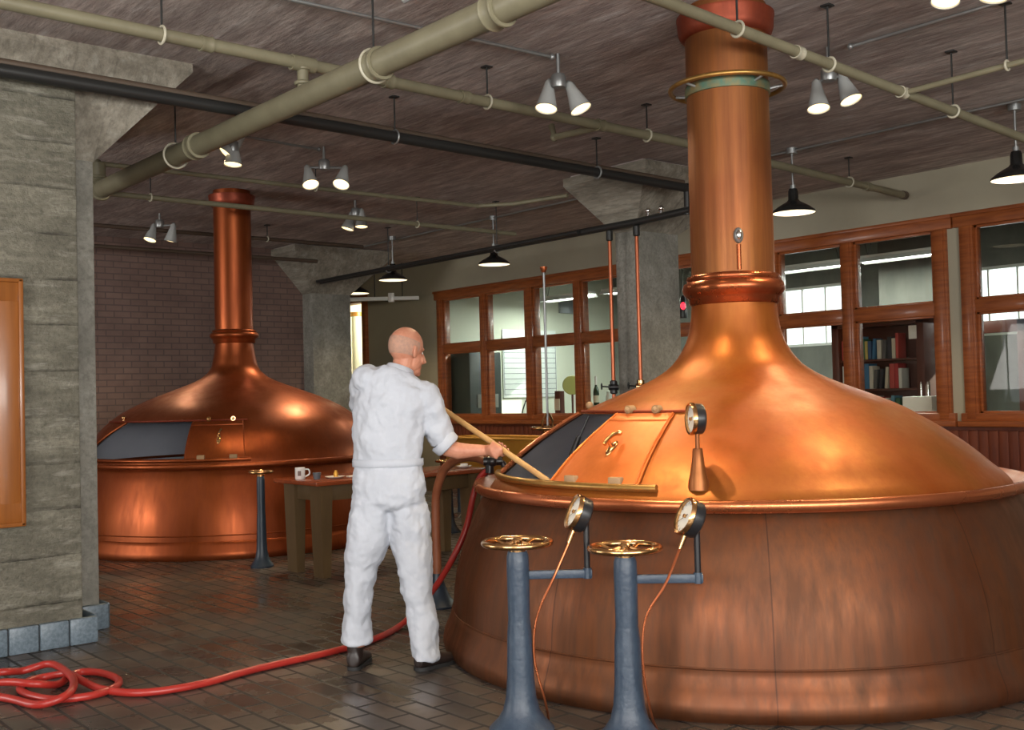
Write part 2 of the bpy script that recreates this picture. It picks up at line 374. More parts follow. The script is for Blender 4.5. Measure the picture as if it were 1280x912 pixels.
def brick_mat(name, c1, c2, mortar, bw, bh, rot=(0, 0, 0), msize=.008, rough=.8, wet=False, offset=.5, bumps=.4):
    m = bpy.data.materials.new(name); m.use_nodes = True; nt = m.node_tree; b = nt.nodes['Principled BSDF']
    tc = N_(nt, 'ShaderNodeTexCoord'); mp = N_(nt, 'ShaderNodeMapping'); mp.inputs['Rotation'].default_value = rot
    br = N_(nt, 'ShaderNodeTexBrick'); br.offset = offset
    br.inputs['Color1'].default_value = (*c1, 1); br.inputs['Color2'].default_value = (*c2, 1); br.inputs['Mortar'].default_value = (*mortar, 1)
    br.inputs['Scale'].default_value = 1; br.inputs['Brick Width'].default_value = bw; br.inputs['Row Height'].default_value = bh
    br.inputs['Mortar Size'].default_value = msize; br.inputs['Mortar Smooth'].default_value = .3; br.inputs['Bias'].default_value = 0
    nt.links.new(tc.outputs['Object'], mp.inputs['Vector']); nt.links.new(mp.outputs[0], br.inputs['Vector'])
    f, r = noise_fac(nt, tc.outputs['Object'], (2.2, 2.2, 2.2), .35, .68, 6)
    fm = N_(nt, 'ShaderNodeMath', operation='MULTIPLY'); fm.inputs[1].default_value = .55; nt.links.new(f, fm.inputs[0])
    c = mixcol(nt, fm.outputs[0], br.outputs['Color'], tuple(x * .5 for x in c2))
    nt.links.new(c, b.inputs['Base Color'])
    bp = N_(nt, 'ShaderNodeBump'); bp.inputs['Strength'].default_value = bumps; bp.inputs['Distance'].default_value = .006; bp.invert = True
    if wet:
        f2, r2 = noise_fac(nt, tc.outputs['Object'], (1.2, 1.2, 1.2), .38, .62, 5)
        mr = N_(nt, 'ShaderNodeMapRange'); mr.inputs['To Min'].default_value = .14; mr.inputs['To Max'].default_value = .46; nt.links.new(f2, mr.inputs['Value'])
        mo = N_(nt, 'ShaderNodeMath', operation='MULTIPLY_ADD'); mo.inputs[1].default_value = .4; nt.links.new(br.outputs['Fac'], mo.inputs[0]); nt.links.new(mr.outputs[0], mo.inputs[2])
        nt.links.new(mo.outputs[0], b.inputs['Roughness']); b.inputs['Specular IOR Level'].default_value = .55
        hz = N_(nt, 'ShaderNodeMath', operation='MULTIPLY_ADD'); hz.inputs[1].default_value = .25; nt.links.new(r, hz.inputs[0]); nt.links.new(br.outputs['Fac'], hz.inputs[2])
        nt.links.new(hz.outputs[0], bp.inputs['Height'])
    else:
        b.inputs['Roughness'].default_value = rough; nt.links.new(br.outputs['Fac'], bp.inputs['Height'])
    nt.links.new(bp.outputs[0], b.inputs['Normal'])
    return m
M['floor'] = brick_mat('wet_floor_tiles', (.120, .086, .064), (.060, .050, .045), (.007, .0065, .006), .25, .125, (0, 0, PI / 2), .010, wet=True)
M['brick'] = brick_mat('painted_brick', (.23, .145, .118), (.20, .125, .104), (.125, .085, .073), .22, .082, (PI / 2, 0, 0), .009)

# ------------------------------------------------------------------ the setting
H = 3.6
def struct(name, mb, m, parent=None, smooth=False, label=None):
    o = mb.build(name, m, parent, smooth=smooth)
    if parent is None: o['kind'] = 'structure'
    if label: o['label'] = label
    return o
struct('floor', MB().box((-6, -5, -.12), (10.5, 18.6, 0)), M['floor'])
struct('ceiling', MB().box((-6, -5, H), (10.62, 18.6, H + .2)), M['ceiling'])
# far brick wall, with a return to the corridor at its end
struct('wall_far', MB().box((-6, 14.1, 0), (7.98, 14.3, H)), M['brick'])
struct('wall_corridor', MB().box((7.9, 14.3, 0), (8.0, 18.6, H)), M['plaster'])
struct('wall_end', MB().box((7.9, 18.5, 0), (10.6, 18.6, H)), M['plaster'])
W = 10.5
# window wall: strips of plaster round the openings
ww = MB()
ww.box((W, -5, 3.08), (W + .12, 16.3, H)); ww.box((W, 14.2, 0), (W + .12, 16.3, 3.09)); ww.box((W, -5, 0), (W + .12, 14.25, .98))
ww.box((W, 5.33, .97), (W + .12, 5.47, 3.09)); ww.box((W, 17.4, 0), (W + .12, 18.6, H)); ww.box((W, 16.3, 3.2), (W + .12, 17.4, H))
ww.box((W, -5, .97), (W + .12, 3.0, 3.09))
struct('wall_right', ww, M['plaster'])
struct('wall_left', MB().box((-6.1, -5, 0), (-6, 14.3, .9)).box((-6.1, -5, 3.2), (-6, 14.3, H)).box((-6.1, -5, .9), (-6, -2.5, 3.2)).box((-6.1, 2.5, .9), (-6, 8.2, 3.2)).box((-6.1, 12.8, .9), (-6, 14.3, 3.2)), M['plaster'])
struct('wall_back', MB().box((-6.1, -5.1, 0), (10.6, -5, .9)).box((-6.1, -5.1, 3.2), (10.6, -5, H)).box((-6.1, -5.1, .9), (-3.5, -5, 3.2)).box((3.5, -5.1, .9), (10.6, -5, 3.2)), M['plaster'])

def bank(name, y0, y1, stiles, label):
    """a bank of interior windows: header, sill, stiles, mid rails and one pane per opening"""
    root = empty(name, (W, (y0 + y1) / 2, 1.0)); root['kind'] = 'structure'; root['label'] = label
    off = V(W, (y0 + y1) / 2, 1.0)
    def part(n, mb, m):
        for i, p in enumerate(mb.v): mb.v[i] = p - off
        return mb.build(n, m, root, ang=30)
    part('header', MB().bbox((W - .045, y0 - .06, 2.97), (W + .15, y1 + .06, 3.10), .008).bbox((W - .06, y0 - .08, 3.075), (W + .02, y1 + .08, 3.115), .008), M['wood_h'])
    part('sill', MB().bbox((W - .09, y0 - .06, .965), (W + .20, y1 + .06, 1.02), .008).bbox((W - .045, y0 - .04, 1.015), (W + .15, y1 + .04, 1.10), .006), M['wood_h'])
    for a, b in stiles:
        part('stile', MB().bbox((W - .04, a, 1.02), (W + .14, b, 2.99), .007).bbox((W - .052, a + .025, 1.04), (W - .03, b - .025, 2.97), .004), M['wood'])
    for (a, b), (c, d) in zip(stiles[:-1], stiles[1:]):
        part('mid_rail', MB().bbox((W - .03, b - .003, 2.10), (W + .13, c + .003, 2.235), .007), M['wood_h'])
        # thin sash beads round both lights
        part('sash_bead', MB().bbox((W, b, 1.095), (W + .05, b + .03, 2.11), .003).bbox((W, c - .03, 1.095), (W + .05, c, 2.11), .003).bbox((W, b, 2.23), (W + .05, b + .03, 2.98), .003).bbox((W, c - .03, 2.23), (W + .05, c, 2.98), .003)
             .bbox((W, b, 2.945), (W + .05, c, 2.975), .003).bbox((W, b, 2.08), (W + .05, c, 2.105), .003).bbox((W, b, 1.095), (W + .05, c, 1.12), .003).bbox((W, b, 2.23), (W + .05, c, 2.255), .003), M['wood'])
        part('pane', MB().box((W + .055, b - .005, 1.09), (W + .061, c + .005, 2.12)).box((W + .055, b - .005, 2.22), (W + .061, c + .005, 2.98)), M['glass'])
    return root
st1 = [(14.07, 14.20), (12.95, 13.08), (11.86, 12.02), (10.84, 10.97), (9.72, 9.85), (8.62, 8.75), (7.54, 7.67), (6.55, 6.69), (5.47, 5.62)]
bank('window_1', 5.47, 14.2, st1[::-1], 'long bank of wood framed interior windows looking into the office')
bank('window_2', 3.0, 5.33, [(3.0, 3.14), (4.1, 4.24), (5.19, 5.33)], 'wood framed interior window at the right end of the wall beyond a plaster post')
wn = MB().box((W - .03, 3.0, 0), (W - .001, 14.2, .97))
y = 3.0
while y < 14.15:
    wn.bbox((W - .042, y + .006, .10), (W - .025, y + .094, .93), .006); y += .1
wn.bbox((W - .05, 3.0, 0), (W - .02, 14.2, .11), .006)
struct('trim_1', wn, M['wainscot'], smooth=True, label='dark red board wainscot below the office windows')
dr = empty('door_1', (W, 16.85, 0)); dr['kind'] = 'structure'; dr['label'] = 'wood framed doorway to the bright room in the far corner'
for nm, a, b in (('door_jamb', (-.06, -.55, 0), (.16, -.42, 3.2)), ('door_jamb', (-.06, .42, 0), (.16, .55, 3.2)), ('door_head', (-.06, -.55, 3.12), (.16, .55, 3.25))):
    MB().bbox(a, b, .01).build(nm, M['wood'], dr)

# office behind the glass
struct('wall_office_end', MB().box((10.62, 14.2, 0), (14.6, 14.3, H)), M['office_wall'])
ow = MB(); XO = 14.5
oy = [(-1, 4.2), (7.4, 9.15), (10.4, 12.5), (13.3, 14.3)]
ow.box((XO, -1, 0), (XO + .12, 14.3, 2.04)); ow.box((XO, -1, 2.98), (XO + .12, 14.3, H))
for a, b in oy: ow.box((XO, a, 2.03), (XO + .12, b, 2.99))
struct('wall_office_back', ow, M['office_grey'])
struct('wall_office_near', MB().box((10.62, -1.1, 0), (14.6, -1, H)), M['office_wall'])
struct('ceiling_office', MB().box((10.62, -1, H), (14.6, 14.3, H + .1)), M['office_grey'])
struct('floor_office', MB().box((10.5, -1, -.1), (14.6, 18.6, 0)), M['office_floor'])
for i, (a, b) in enumerate(((4.2, 7.4), (9.15, 10.4), (12.5, 13.3))):
    wr = empty('window_%d' % (3 + i), (XO, (a + b) / 2, 2.04)); wr['kind'] = 'structure'
    wr['label'] = ('white steel window on the office outer wall seen through the right end window', 'bright steel daylight window low on the office outer wall', 'daylight window by the far end of the office')[i]
    h = (b - a) / 2
    f = MB().box((0, -h, 0), (.07, -h + .04, .94)).box((0, h - .04, 0), (.07, h, .94)).box((0, -h, 0), (.07, h, .04)).box((0, -h, .9), (.07, h, .94))
    k = max(2, round(2 * h / .4))
    for q in range(1, k): f.box((.01, -h + 2 * h * q / k - .012, 0), (.05, -h + 2 * h * q / k + .012, .94))
    f.build('window_frame', M['white_paint'], wr, smooth=False)
    MB().box((.03, -h, .02), (.036, h, .92)).build('pane', M['glass'], wr, smooth=False)
# bright little room behind the corner doorway
struct('wall_utility_back', MB().box((12.2, 15.6, 0), (12.3, 18.6, H)), M['white_paint'])
struct('wall_utility_side', MB().box((10.62, 18.5, 0), (12.3, 18.6, H)).box((10.62, 15.6, 0), (12.3, 15.7, H)), M['white_paint'])
struct('ceiling_utility', MB().box((10.62, 15.6, H), (12.3, 18.6, H + .1)), M['white_paint'])

# concrete columns with flared capitals
def frustum(mb, b, zb, t, zt, m=0):
    (x0, y0, x1, y1), (X0, Y0, X1, Y1) = b, t
    return mb.add([(x0, y0, zb), (x1, y0, zb), (x1, y1, zb), (x0, y1, zb), (X0, Y0, zt), (X1, Y0, zt), (X1, Y1, zt), (X0, Y1, zt)],
                  [(0, 3, 2, 1), (4, 5, 6, 7), (0, 1, 5, 4), (1, 2, 6, 5), (2, 3, 7, 6), (3, 0, 4, 7)], m)
def column(name, label, shaft, shm, cap, zb, top, drop, pil=None):
    x0, y0, x1, y1 = shaft; cx, cy = (x0 + x1) / 2, (y0 + y1) / 2
    r = empty(name, (cx, cy, 0)); tag(r, label, 'column', kind='structure')
    def part(n, mb, m):
        for i, p in enumerate(mb.v): mb.v[i] = p - V(cx, cy, 0)
        return mb.build(n, m, r, ang=25)
    part('shaft', MB().bbox((x0, y0, 0), (x1, y1, 3.5), .015), shm)
    if pil: part('pilaster', MB().bbox(pil[0], pil[1], .02), M['pillar'])
    cm = frustum(MB(), cap, zb, top, 3.5); cm.box((top[0], top[1], 3.5), (top[2], top[3], H - drop[4] + .001)); part('capital', cm, M['capital'])
    part('drop_panel', MB().box((drop[0], drop[1], H - drop[4]), (drop[2], drop[3], H)), M['ceiling'] if drop[4] < .06 else M['capital'])
    return r
pc = column('column', 'massive board marked concrete pillar beside the framed wooden board', (1.0, 6.92, 2.42, 8.3), M['pillar_smooth'],
            (1.0, 6.92, 2.42, 8.3), 2.95, (.5, 6.48, 2.9, 8.7), (.2, 6.09, 3.2, 9.0, .045), ((.9, 6.57, 0), (2.2, 7.2, 3.46)))
column('column', 'square concrete column standing in front of the office windows', (7.97, 7.42, 8.62, 7.71), M['pillar_smooth'],
       (7.97, 7.42, 8.62, 7.71), 3.02, (7.52, 6.85, 9.2, 7.98), (7.55, 6.9, 9.1, 7.9, .02))
column('column', 'concrete column ending the dark brick wall in the far corner', (7.95, 13.82, 8.6, 14.5), M['pillar_smooth'],
       (7.95, 13.82, 8.6, 14.5), 2.95, (7.45, 13.4, 9.1, 15.0), (7.5, 13.5, 9.0, 14.9, .02))
# tiled base round the big pillar
tb = empty('trim_2', (2.2, 6.55, 0)); tb['kind'] = 'structure'; tb['label'] = 'blue grey tiled base along the foot of the big pillar'
def btile(a, b):
    MB().bbox(V(a) - V(2.2, 6.55, 0), V(b) - V(2.2, 6.55, 0), .008).build('base_tile', M['base_tile'], tb)
for k in range(8):
    x1 = 2.27 - k * .168; btile((x1 - .16, 6.525, 0), (x1, 6.566, .152))
btile((2.275, 6.6, 0), (2.29, 6.87, .15)); btile((2.295, 6.865, 0), (2.455, 6.918, .155)); btile((2.46, 6.9, 0), (2.475, 7.1, .155))
MB().box((-1.3, -.01, .001), (.065, .05, .145)).box((.02, .32, .001), (.26, .40, .148)).build('joint_mortar', M['tile_joint'], tb, smooth=False)

# ------------------------------------------------------------------ brewing kettles
def sector(mb, prof, az0, az1, seg=3.0, m=0, closed=True):
    n = max(4, int(abs(az1 - az0) / seg))
    return mb.lathe(prof, n=n, m=m, az=(math.radians(az0), math.radians(az1)), close=closed)

def kettle(K, label, S, far=False):
    r0 = empty('brewing_kettle', (K[0], K[1], 0)); tag(r0, label, 'kettle', 'copper brewing kettles')
    cb, cd, cc, cl = (M['cu_far'],) * 4 if far else (M['cu_body'], M['cu_dome'], M['cu_chim'], M['cu_lip'])
    dome = [(p.y, p.x) for p in spline([(r, z, 0) for z, r in S['dome']], 5)]; rd = lambda z: interp(z, dome); zr = S['rim']; R = S['rimR']
    # body with rolled foot
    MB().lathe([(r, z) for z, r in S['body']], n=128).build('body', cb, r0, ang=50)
    # a proud sheet joint round the foot
    MB().torus((0, 0, .215), interp(.215, S['body']) + .001, .006, n=128, k=6).build('foot_seam', cb, r0)
    # rolled lip / gutter
    lip = [(R - .10, zr - .006), (R - .02, zr), (R + .002, zr + .015), (R + .006, zr + .038), (R - .004, zr + .056), (R - .018, zr + .058), (R - .028, zr + .048), (R - .045, zr + .030), (R - .095, zr + .022)]
    MB().lathe(lip, n=144, close=True).build('rim', cl, r0, ang=180)
    # dome with the hatch opening cut through it
    a0, a1, z0, z1 = S['hole']
    zs = sorted(set([z0, z1] + [S['dome0'] + (S['neck'] - S['dome0']) * i / 46 for i in range(47)]))
    zs = [z for z in zs if z >= S['dome0'] - 1e-6]
    def a0z(z): return a0 + (S.get('slant', 0)) * min(max((z - z0) / (z1 - z0), 0), 1)
    def row(z): b = a0z(z); return [b + (a1 - b) * i / 16 for i in range(17)] + [a1 + (360 - a1 + b) * i / 110 for i in range(1, 110)]
    A = 126; th = .014; vs = []; fs = []; mi = []
    def inside(i, k): return z0 - 1e-6 <= zs[i] and zs[i + 1] <= z1 + 1e-6 and k < 16
    for sgn in (0, 1):
        for z in zs:
            r = rd(z) - th * sgn
            for a in row(z): vs.append((r * math.cos(math.radians(a)), r * math.sin(math.radians(a)), z))
    Z = len(zs)
    for i in range(Z - 1):
        for k in range(A):
            if inside(i, k): continue
            k2 = (k + 1) % A
            fs.append((i * A + k, i * A + k2, (i + 1) * A + k2, (i + 1) * A + k))
            o = Z * A; fs.append((o + i * A + k, o + (i + 1) * A + k, o + (i + 1) * A + k2, o + i * A + k2))
    i0 = min(range(Z), key=lambda i: abs(zs[i] - z0)); i1 = min(range(Z), key=lambda i: abs(zs[i] - z1)); o = Z * A
    for k in range(16):
        for i in (i0, i1): fs.append((i * A + k, i * A + k + 1, o + i * A + k + 1, o + i * A + k))
    for i in range(i0, i1):
        for k in (0, 16): fs.append((i * A + k, (i + 1) * A + k, o + (i + 1) * A + k, o + i * A + k))
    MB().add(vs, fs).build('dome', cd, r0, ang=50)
    # steel lining seen through the hatch
    vs = []; fs = []
    for z in zs:
        r = max(rd(z) - .03, .05)
        for a in row(z): vs.append((r * math.cos(math.radians(a)), r * math.sin(math.radians(a)), z))
    for i in range(Z - 1):
        for k in range(A):
            if not inside(i, k):
                k2 = (k + 1) % A; fs.append((i * A + k, i * A + k2, (i + 1) * A + k2, (i + 1) * A + k))
    base = len(vs)
    rl = rd(S['dome0']) - .03
    for z, r in ((S['dome0'], rl), (.45, rl), (.30, rl * .8), (.24, .02)):
        for a in row(z): vs.append((r * math.cos(math.radians(a)), r * math.sin(math.radians(a)), z))
    for i in range(3):
        for k in range(A):
            k2 = (k + 1) % A; fs.append((base + i * A + k, base + i * A + k2, base + (i + 1) * A + k2, base + (i + 1) * A + k))
    MB().add(vs, fs).build('inner_lining', M['inner'], r0, ang=50)
    # copper frame round the opening
    fr = []
    for z in [z0 + (z1 - z0) * i / 12 for i in range(13)]: fr.append((z, a0z(z)))
    pts = [((rd(z) + .006) * math.cos(math.radians(a)), (rd(z) + .006) * math.sin(math.radians(a)), z) for z, a in fr]
    MB().tube(pts, .013, 8).build('hatch_frame', cl, r0)
    # rails on which the hatch door slides
    b0, b1 = S['rails']; zb = S['railz']; zt = S['railt']
    rb = rd(zb) + .022; rt = rd(zt) + .012
    arc = lambda r, z, u, v, n: [(r * math.cos(math.radians(u + (v - u) * i / n)), r * math.sin(math.radians(u + (v - u) * i / n)), z) for i in range(n + 1)]
    bar = MB().tube(arc(rb, zb, b0, b1, 40), .0185, 12)
    bar.build('lower_rail', M['bronze_bar'] if not far else cl, r0)
    MB().tube(arc(rt, zt, b0, b1, 30), .009, 8).build('upper_rail', M['cu_red'], r0)
    # apron joints under the lower rail
    # hatch door: curved panel with a raised border
    d0, d1 = S['door']
    zz = [zb + .012 + (zt - zb - .02) * i / 10 for i in range(11)]
    outer = [(rd(z) + .022, z) for z in zz]; inner = [(rd(z) + .006, z) for z in zz]
    door = sector(MB(), outer + inner[::-1], d0, d1, 2.0).build('hatch_door', M['cu_door'] if not far else cd, r0, ang=40)
    bd = MB()
    for a in (d0 + .6, d1 - .6): bd.tube([((rd(z) + .022) * math.cos(math.radians(a)), (rd(z) + .022) * math.sin(math.radians(a)), z) for z in zz], .006, 6)
    bd.tube(arc(rd(zz[-2]) + .023, zz[-2], d0 + .6, d1 - .6, 10), .006, 6)
    bd.build('door_border', M['cu_door'] if not far else cd, door)
    am = (d0 + d1) / 2 + S.get('hoff', 0); zh = (z0 + z1) / 2 + .01
    u = V(math.cos(math.radians(am)), math.sin(math.radians(am)), 0); sl = (rd(zh + .05) - rd(zh - .05)) / .1
    nrm = (u + V(0, 0, -sl)).normalized(); tn = V(-u.y, u.x, 0); up = nrm.cross(tn)
    if up.z < 0: up = -up
    p = u * (rd(zh) + .022) + V(0, 0, zh)
    hd = MB(); q = Matrix((tn, up, nrm)).transposed()
    hd.ball(p, (.022, .055, .012), rot=q); hd.cyl(p, p + nrm * .05, .009); hd.tube(spline([p + nrm * .05 - up * .035, p + nrm * .055, p + nrm * .05 + up * .045 + tn * .01, p + nrm * .035 + up * .075 + tn * .02]), .010, 10); hd.ball(p + nrm * .036 + up * .075 + tn * .02, .014)
    hd.build('door_handle', M['bronze'], door)
    for a in S['rollers']:
        c = V(rt * math.cos(math.radians(a)), rt * math.sin(math.radians(a)), zt)
        uu = V(math.cos(math.radians(a)), math.sin(math.radians(a)), 0)
        MB().cyl(c - uu * .015 + V(0, 0, .012), c + uu * .03 + V(0, 0, .012), .021, n=16).ball(c + uu * .03 + V(0, 0, .012), .014).build('roller', M['tan_block'] if not far else M['bronze'], door)
    for a in S['blocks']:
        rr = rd(zb + .03) + .03; c = V(rr * math.cos(math.radians(a)), rr * math.sin(math.radians(a)), zb + .025)
        MB().bbox(c - V(.018, .035, .022), c + V(.018, .035, .022), .006, rot=Matrix.Rotation(math.radians(a), 3, 'Z')).build('slide_block', M['tan_block'], door)
    if 'knob' in S:
        a, z = S['knob']; c = V((rd(z) + .01) * math.cos(math.radians(a)), (rd(z) + .01) * math.sin(math.radians(a)), z)
        MB().ball(c + V(0, 0, .012), .022).cyl(c, c + V(0, 0, -.02), .012).build('rail_stop', M['tan_block'] if not far else M['bronze'], r0)
    # neck bead, chimney, collar at the ceiling
    n0, n1 = S['neck'], S['beadtop']; rc = S['chim']; h = n1 - n0
    MB().lathe([(rc + .008, n0 - .05), (rc + .022, n0 - .04), (rc + .024, n0 - .01), (rc + .034, n0 + .0), (rc + .052, n0 + .022 * h / .12), (rc + .058, n0 + .045 * h / .12), (rc + .048, n0 + .072 * h / .12), (rc + .026, n0 + .084 * h / .12), (rc + .034, n0 + .098 * h / .12), (rc + .028, n0 + .112 * h / .12), (rc, n1)], n=72).build('neck_bead', M['cu_bead'] if not far else M['cu_far'], r0, ang=60)
    MB().lathe([(rc, n0 - .02), (rc + .003, n0 + .3), (rc, 3.0), (rc, H)], n=72).build('chimney', cc, r0)
    ct_ = H - .05
    MB().lathe([(rc, S['col']), (rc + .014, S['col'] + .003), (rc + .030, S['col'] + .02), (rc + .040, S['col'] + .05), (rc + .042, ct_ - .03), (rc + .046, ct_ - .012), (rc + .046, ct_), (rc - .01, ct_), (rc - .01, H)], n=56).build('ceiling_collar', M['cu_red'], r0, ang=60)
    return r0, rd

P1 = dict(
    body=[(.0, 1.69), (.02, 1.705), (.05, 1.712), (.085, 1.705), (.13, 1.685), (.18, 1.665), (.21, 1.66), (.215, 1.652), (.30, 1.645), (.38, 1.634), (.44, 1.622), (.50, 1.605), (.56, 1.585), (.62, 1.563), (.68, 1.54), (.74, 1.515), (.80, 1.483), (.855, 1.45), (.875, 1.43)],
    dome=[(.87, 1.43), (.92, 1.395), (.98, 1.325), (1.04, 1.26), (1.10, 1.185), (1.16, 1.10), (1.22, 1.005), (1.28, .905), (1.34, .775), (1.40, .625), (1.46, .487), (1.52, .39), (1.58, .332), (1.64, .295), (1.70, .268), (1.76, .254), (1.82, .245), (1.88, .241), (1.93, .24)],
    dome0=.87, rim=.855, rimR=1.515, hole=(137, 176.5, .945, 1.284), rails=(135.7, 202.3), railz=.952, railt=1.296, door=(175.0, 198.2),
    rollers=(180.5, 191.5), blocks=(181.5, 193), knob=(135.5, 1.315), neck=1.93, beadtop=2.055, chim=.233, col=3.42, hoff=0)
P2 = dict(
    body=[(.0, 1.66), (.03, 1.675), (.07, 1.67), (.13, 1.645), (.16, 1.64), (.165, 1.632), (.3, 1.625), (.44, 1.60), (.56, 1.57), (.68, 1.535), (.79, 1.50), (.83, 1.47)],
    dome=[(.80, 1.49), (.9, 1.465), (1.0, 1.42), (1.1, 1.355), (1.16, 1.305), (1.22, 1.243), (1.28, 1.165), (1.34, 1.07), (1.4, .95), (1.46, .81), (1.52, .65), (1.58, .49), (1.64, .357), (1.70, .28), (1.76, .238), (1.82, .224), (1.88, .211), (1.94, .202), (2.0, .196), (2.06, .194)],
    dome0=.80, rim=.795, rimR=1.55, hole=(-192, -133.5, .885, 1.225), slant=22, rails=(-193, -111), railz=.88, railt=1.235, door=(-134, -112.5),
    rollers=(-127, -117), blocks=(-128, -117), knob=(-176, 1.26), neck=2.055, beadtop=2.15, chim=.192, col=3.43, hoff=1)
K1 = (4.99, 3.895); K2 = (5.08, 10.45)
k1, rd1 = kettle(K1, 'large copper brewing kettle with a man stirring at its open hatch', P1)
k2, rd2 = kettle(K2, 'copper brewing kettle farther off beside the dark brick wall', P2, True)
# hoop round the near chimney
hp = MB().torus((0, 0, 3.135), .325, .014, n=64).build('chimney_hoop', M['bronze_bar'], k1)
MB().lathe([(.233, 3.085), (.242, 3.087), (.242, 3.145), (.233, 3.147)], n=64).build('band', M['green_band'], hp)
for a in (20, 110, 170, 258, 310):
    d = V(math.cos(math.radians(a)), math.sin(math.radians(a)), 0)
    MB().cyl(d * .235 + V(0, 0, 3.12), d * .325 + V(0, 0, 3.135), .008, n=8).build('hoop_bracket', M['grey_metal'], hp)
# small oval instrument on the chimney
a = math.radians(-133.3); u = V(math.cos(a), math.sin(a), 0); t_ = V(-u.y, u.x, 0)
c = u * .24 + V(0, 0, 2.25); q = Matrix((t_, V(0, 0, 1), u)).transposed()
th = MB().ball(c, (.028, .045, .03), rot=q).build('chimney_fitting', M['grey_metal'], k1)
MB().ball(c + u * .026, (.016, .026, .010), rot=q).build('sight_cap', M['chrome'], th)
MB().tube([c + V(0, 0, -.05) + u * .005, c + V(0, 0, -.19) + u * .005], .012, 10).build('drain_tube', M['cu_bead'], th)

def gauge(parent, c, nrm, R=.07, depth=.055):
    """round pressure gauge: black case, brass bezel, pale dial with needle; c = middle of the case"""
    c, n = V(c), V(nrm).normalized(); q = V(0, 0, 1).rotation_difference(n)
    g = MB().lathe([(0, -depth / 2), (R * .86, -depth / 2), (R * .97, -depth / 2 + .006), (R, -depth / 2 + .015), (R, depth / 2 - .012), (.0, depth / 2 - .012)], c, n, 40).build('gauge_case', M['black'], parent)
    MB().lathe([(R * .99, depth / 2 - .018), (R * 1.05, depth / 2 - .014), (R * 1.06, depth / 2 - .004), (R * 1.01, depth / 2 + .005), (R * .88, depth / 2 + .002), (R * .88, depth / 2 - .012)], c, n, 40, close=True).build('bezel', M['bronze'], g)
    MB().lathe([(0, depth / 2 - .008), (R * .9, depth / 2 - .008)], c, n, 40).build('dial', M['dial'], g)
    nd = MB(); f = lambda x, y, z: c + q @ V(x, y, z)
    zz = depth / 2 - .005
    nd.add([f(-.003, -.02, zz), f(.003, -.02, zz), f(.001, R * .7, zz), f(-.001, R * .7, zz)], [(0, 1, 2, 3)])
    for k in range(11):
        a = math.radians(-135 + 27 * k); d = (math.sin(a), math.cos(a)); p = (d[1], -d[0])
        nd.add([f(d[0] * R * r_ + p[0] * s_, d[1] * R * r_ + p[1] * s_, zz) for r_, s_ in ((.68, -.0018), (.68, .0018), (.82, .0018), (.82, -.0018))], [(0, 1, 2, 3)])
    nd.build('needle', M['needle'], g, smooth=False)
    MB().cyl(c + n * (depth / 2 - .007), c + n * (depth / 2 + .003), .008, n=12).build('needle_hub', M['bronze'], g)
    return g
# dark thermometer hanging inside the hatch
u = V(math.cos(math.radians(153)), math.sin(math.radians(153)), 0)
MB().cyl(u * .89 + V(0, 0, 1.27), u * .95 + V(0, 0, 1.15), .006, n=8).cyl(u * .95 + V(0, 0, 1.16), u * .99 + V(0, 0, 1.06), .014, .020, n=12).ball(u * .99 + V(0, 0, 1.06), .020).build('hanging_thermometer', M['black'], k1)
# gauge on its conical copper foot on the dome
gp = V(3.83 - K1[0], 3.22 - K1[1], .965); gt = V(3.835 - K1[0], 3.225 - K1[1], 1.246)
ft = MB().lathe([(.048, -.02), (.046, .02), (.036, .06), (.027, .12), (.023, .165), (.02, .17)], gp, (0, 0, 1), 24).cyl(gp + V(0, 0, .16), gp + V(0, 0, .245), .010).build('gauge_foot', M['cu_chim'], k1)
gauge(k1, gt + V(.004, .004, .022), (-.84, .54, .02), .071, .060)

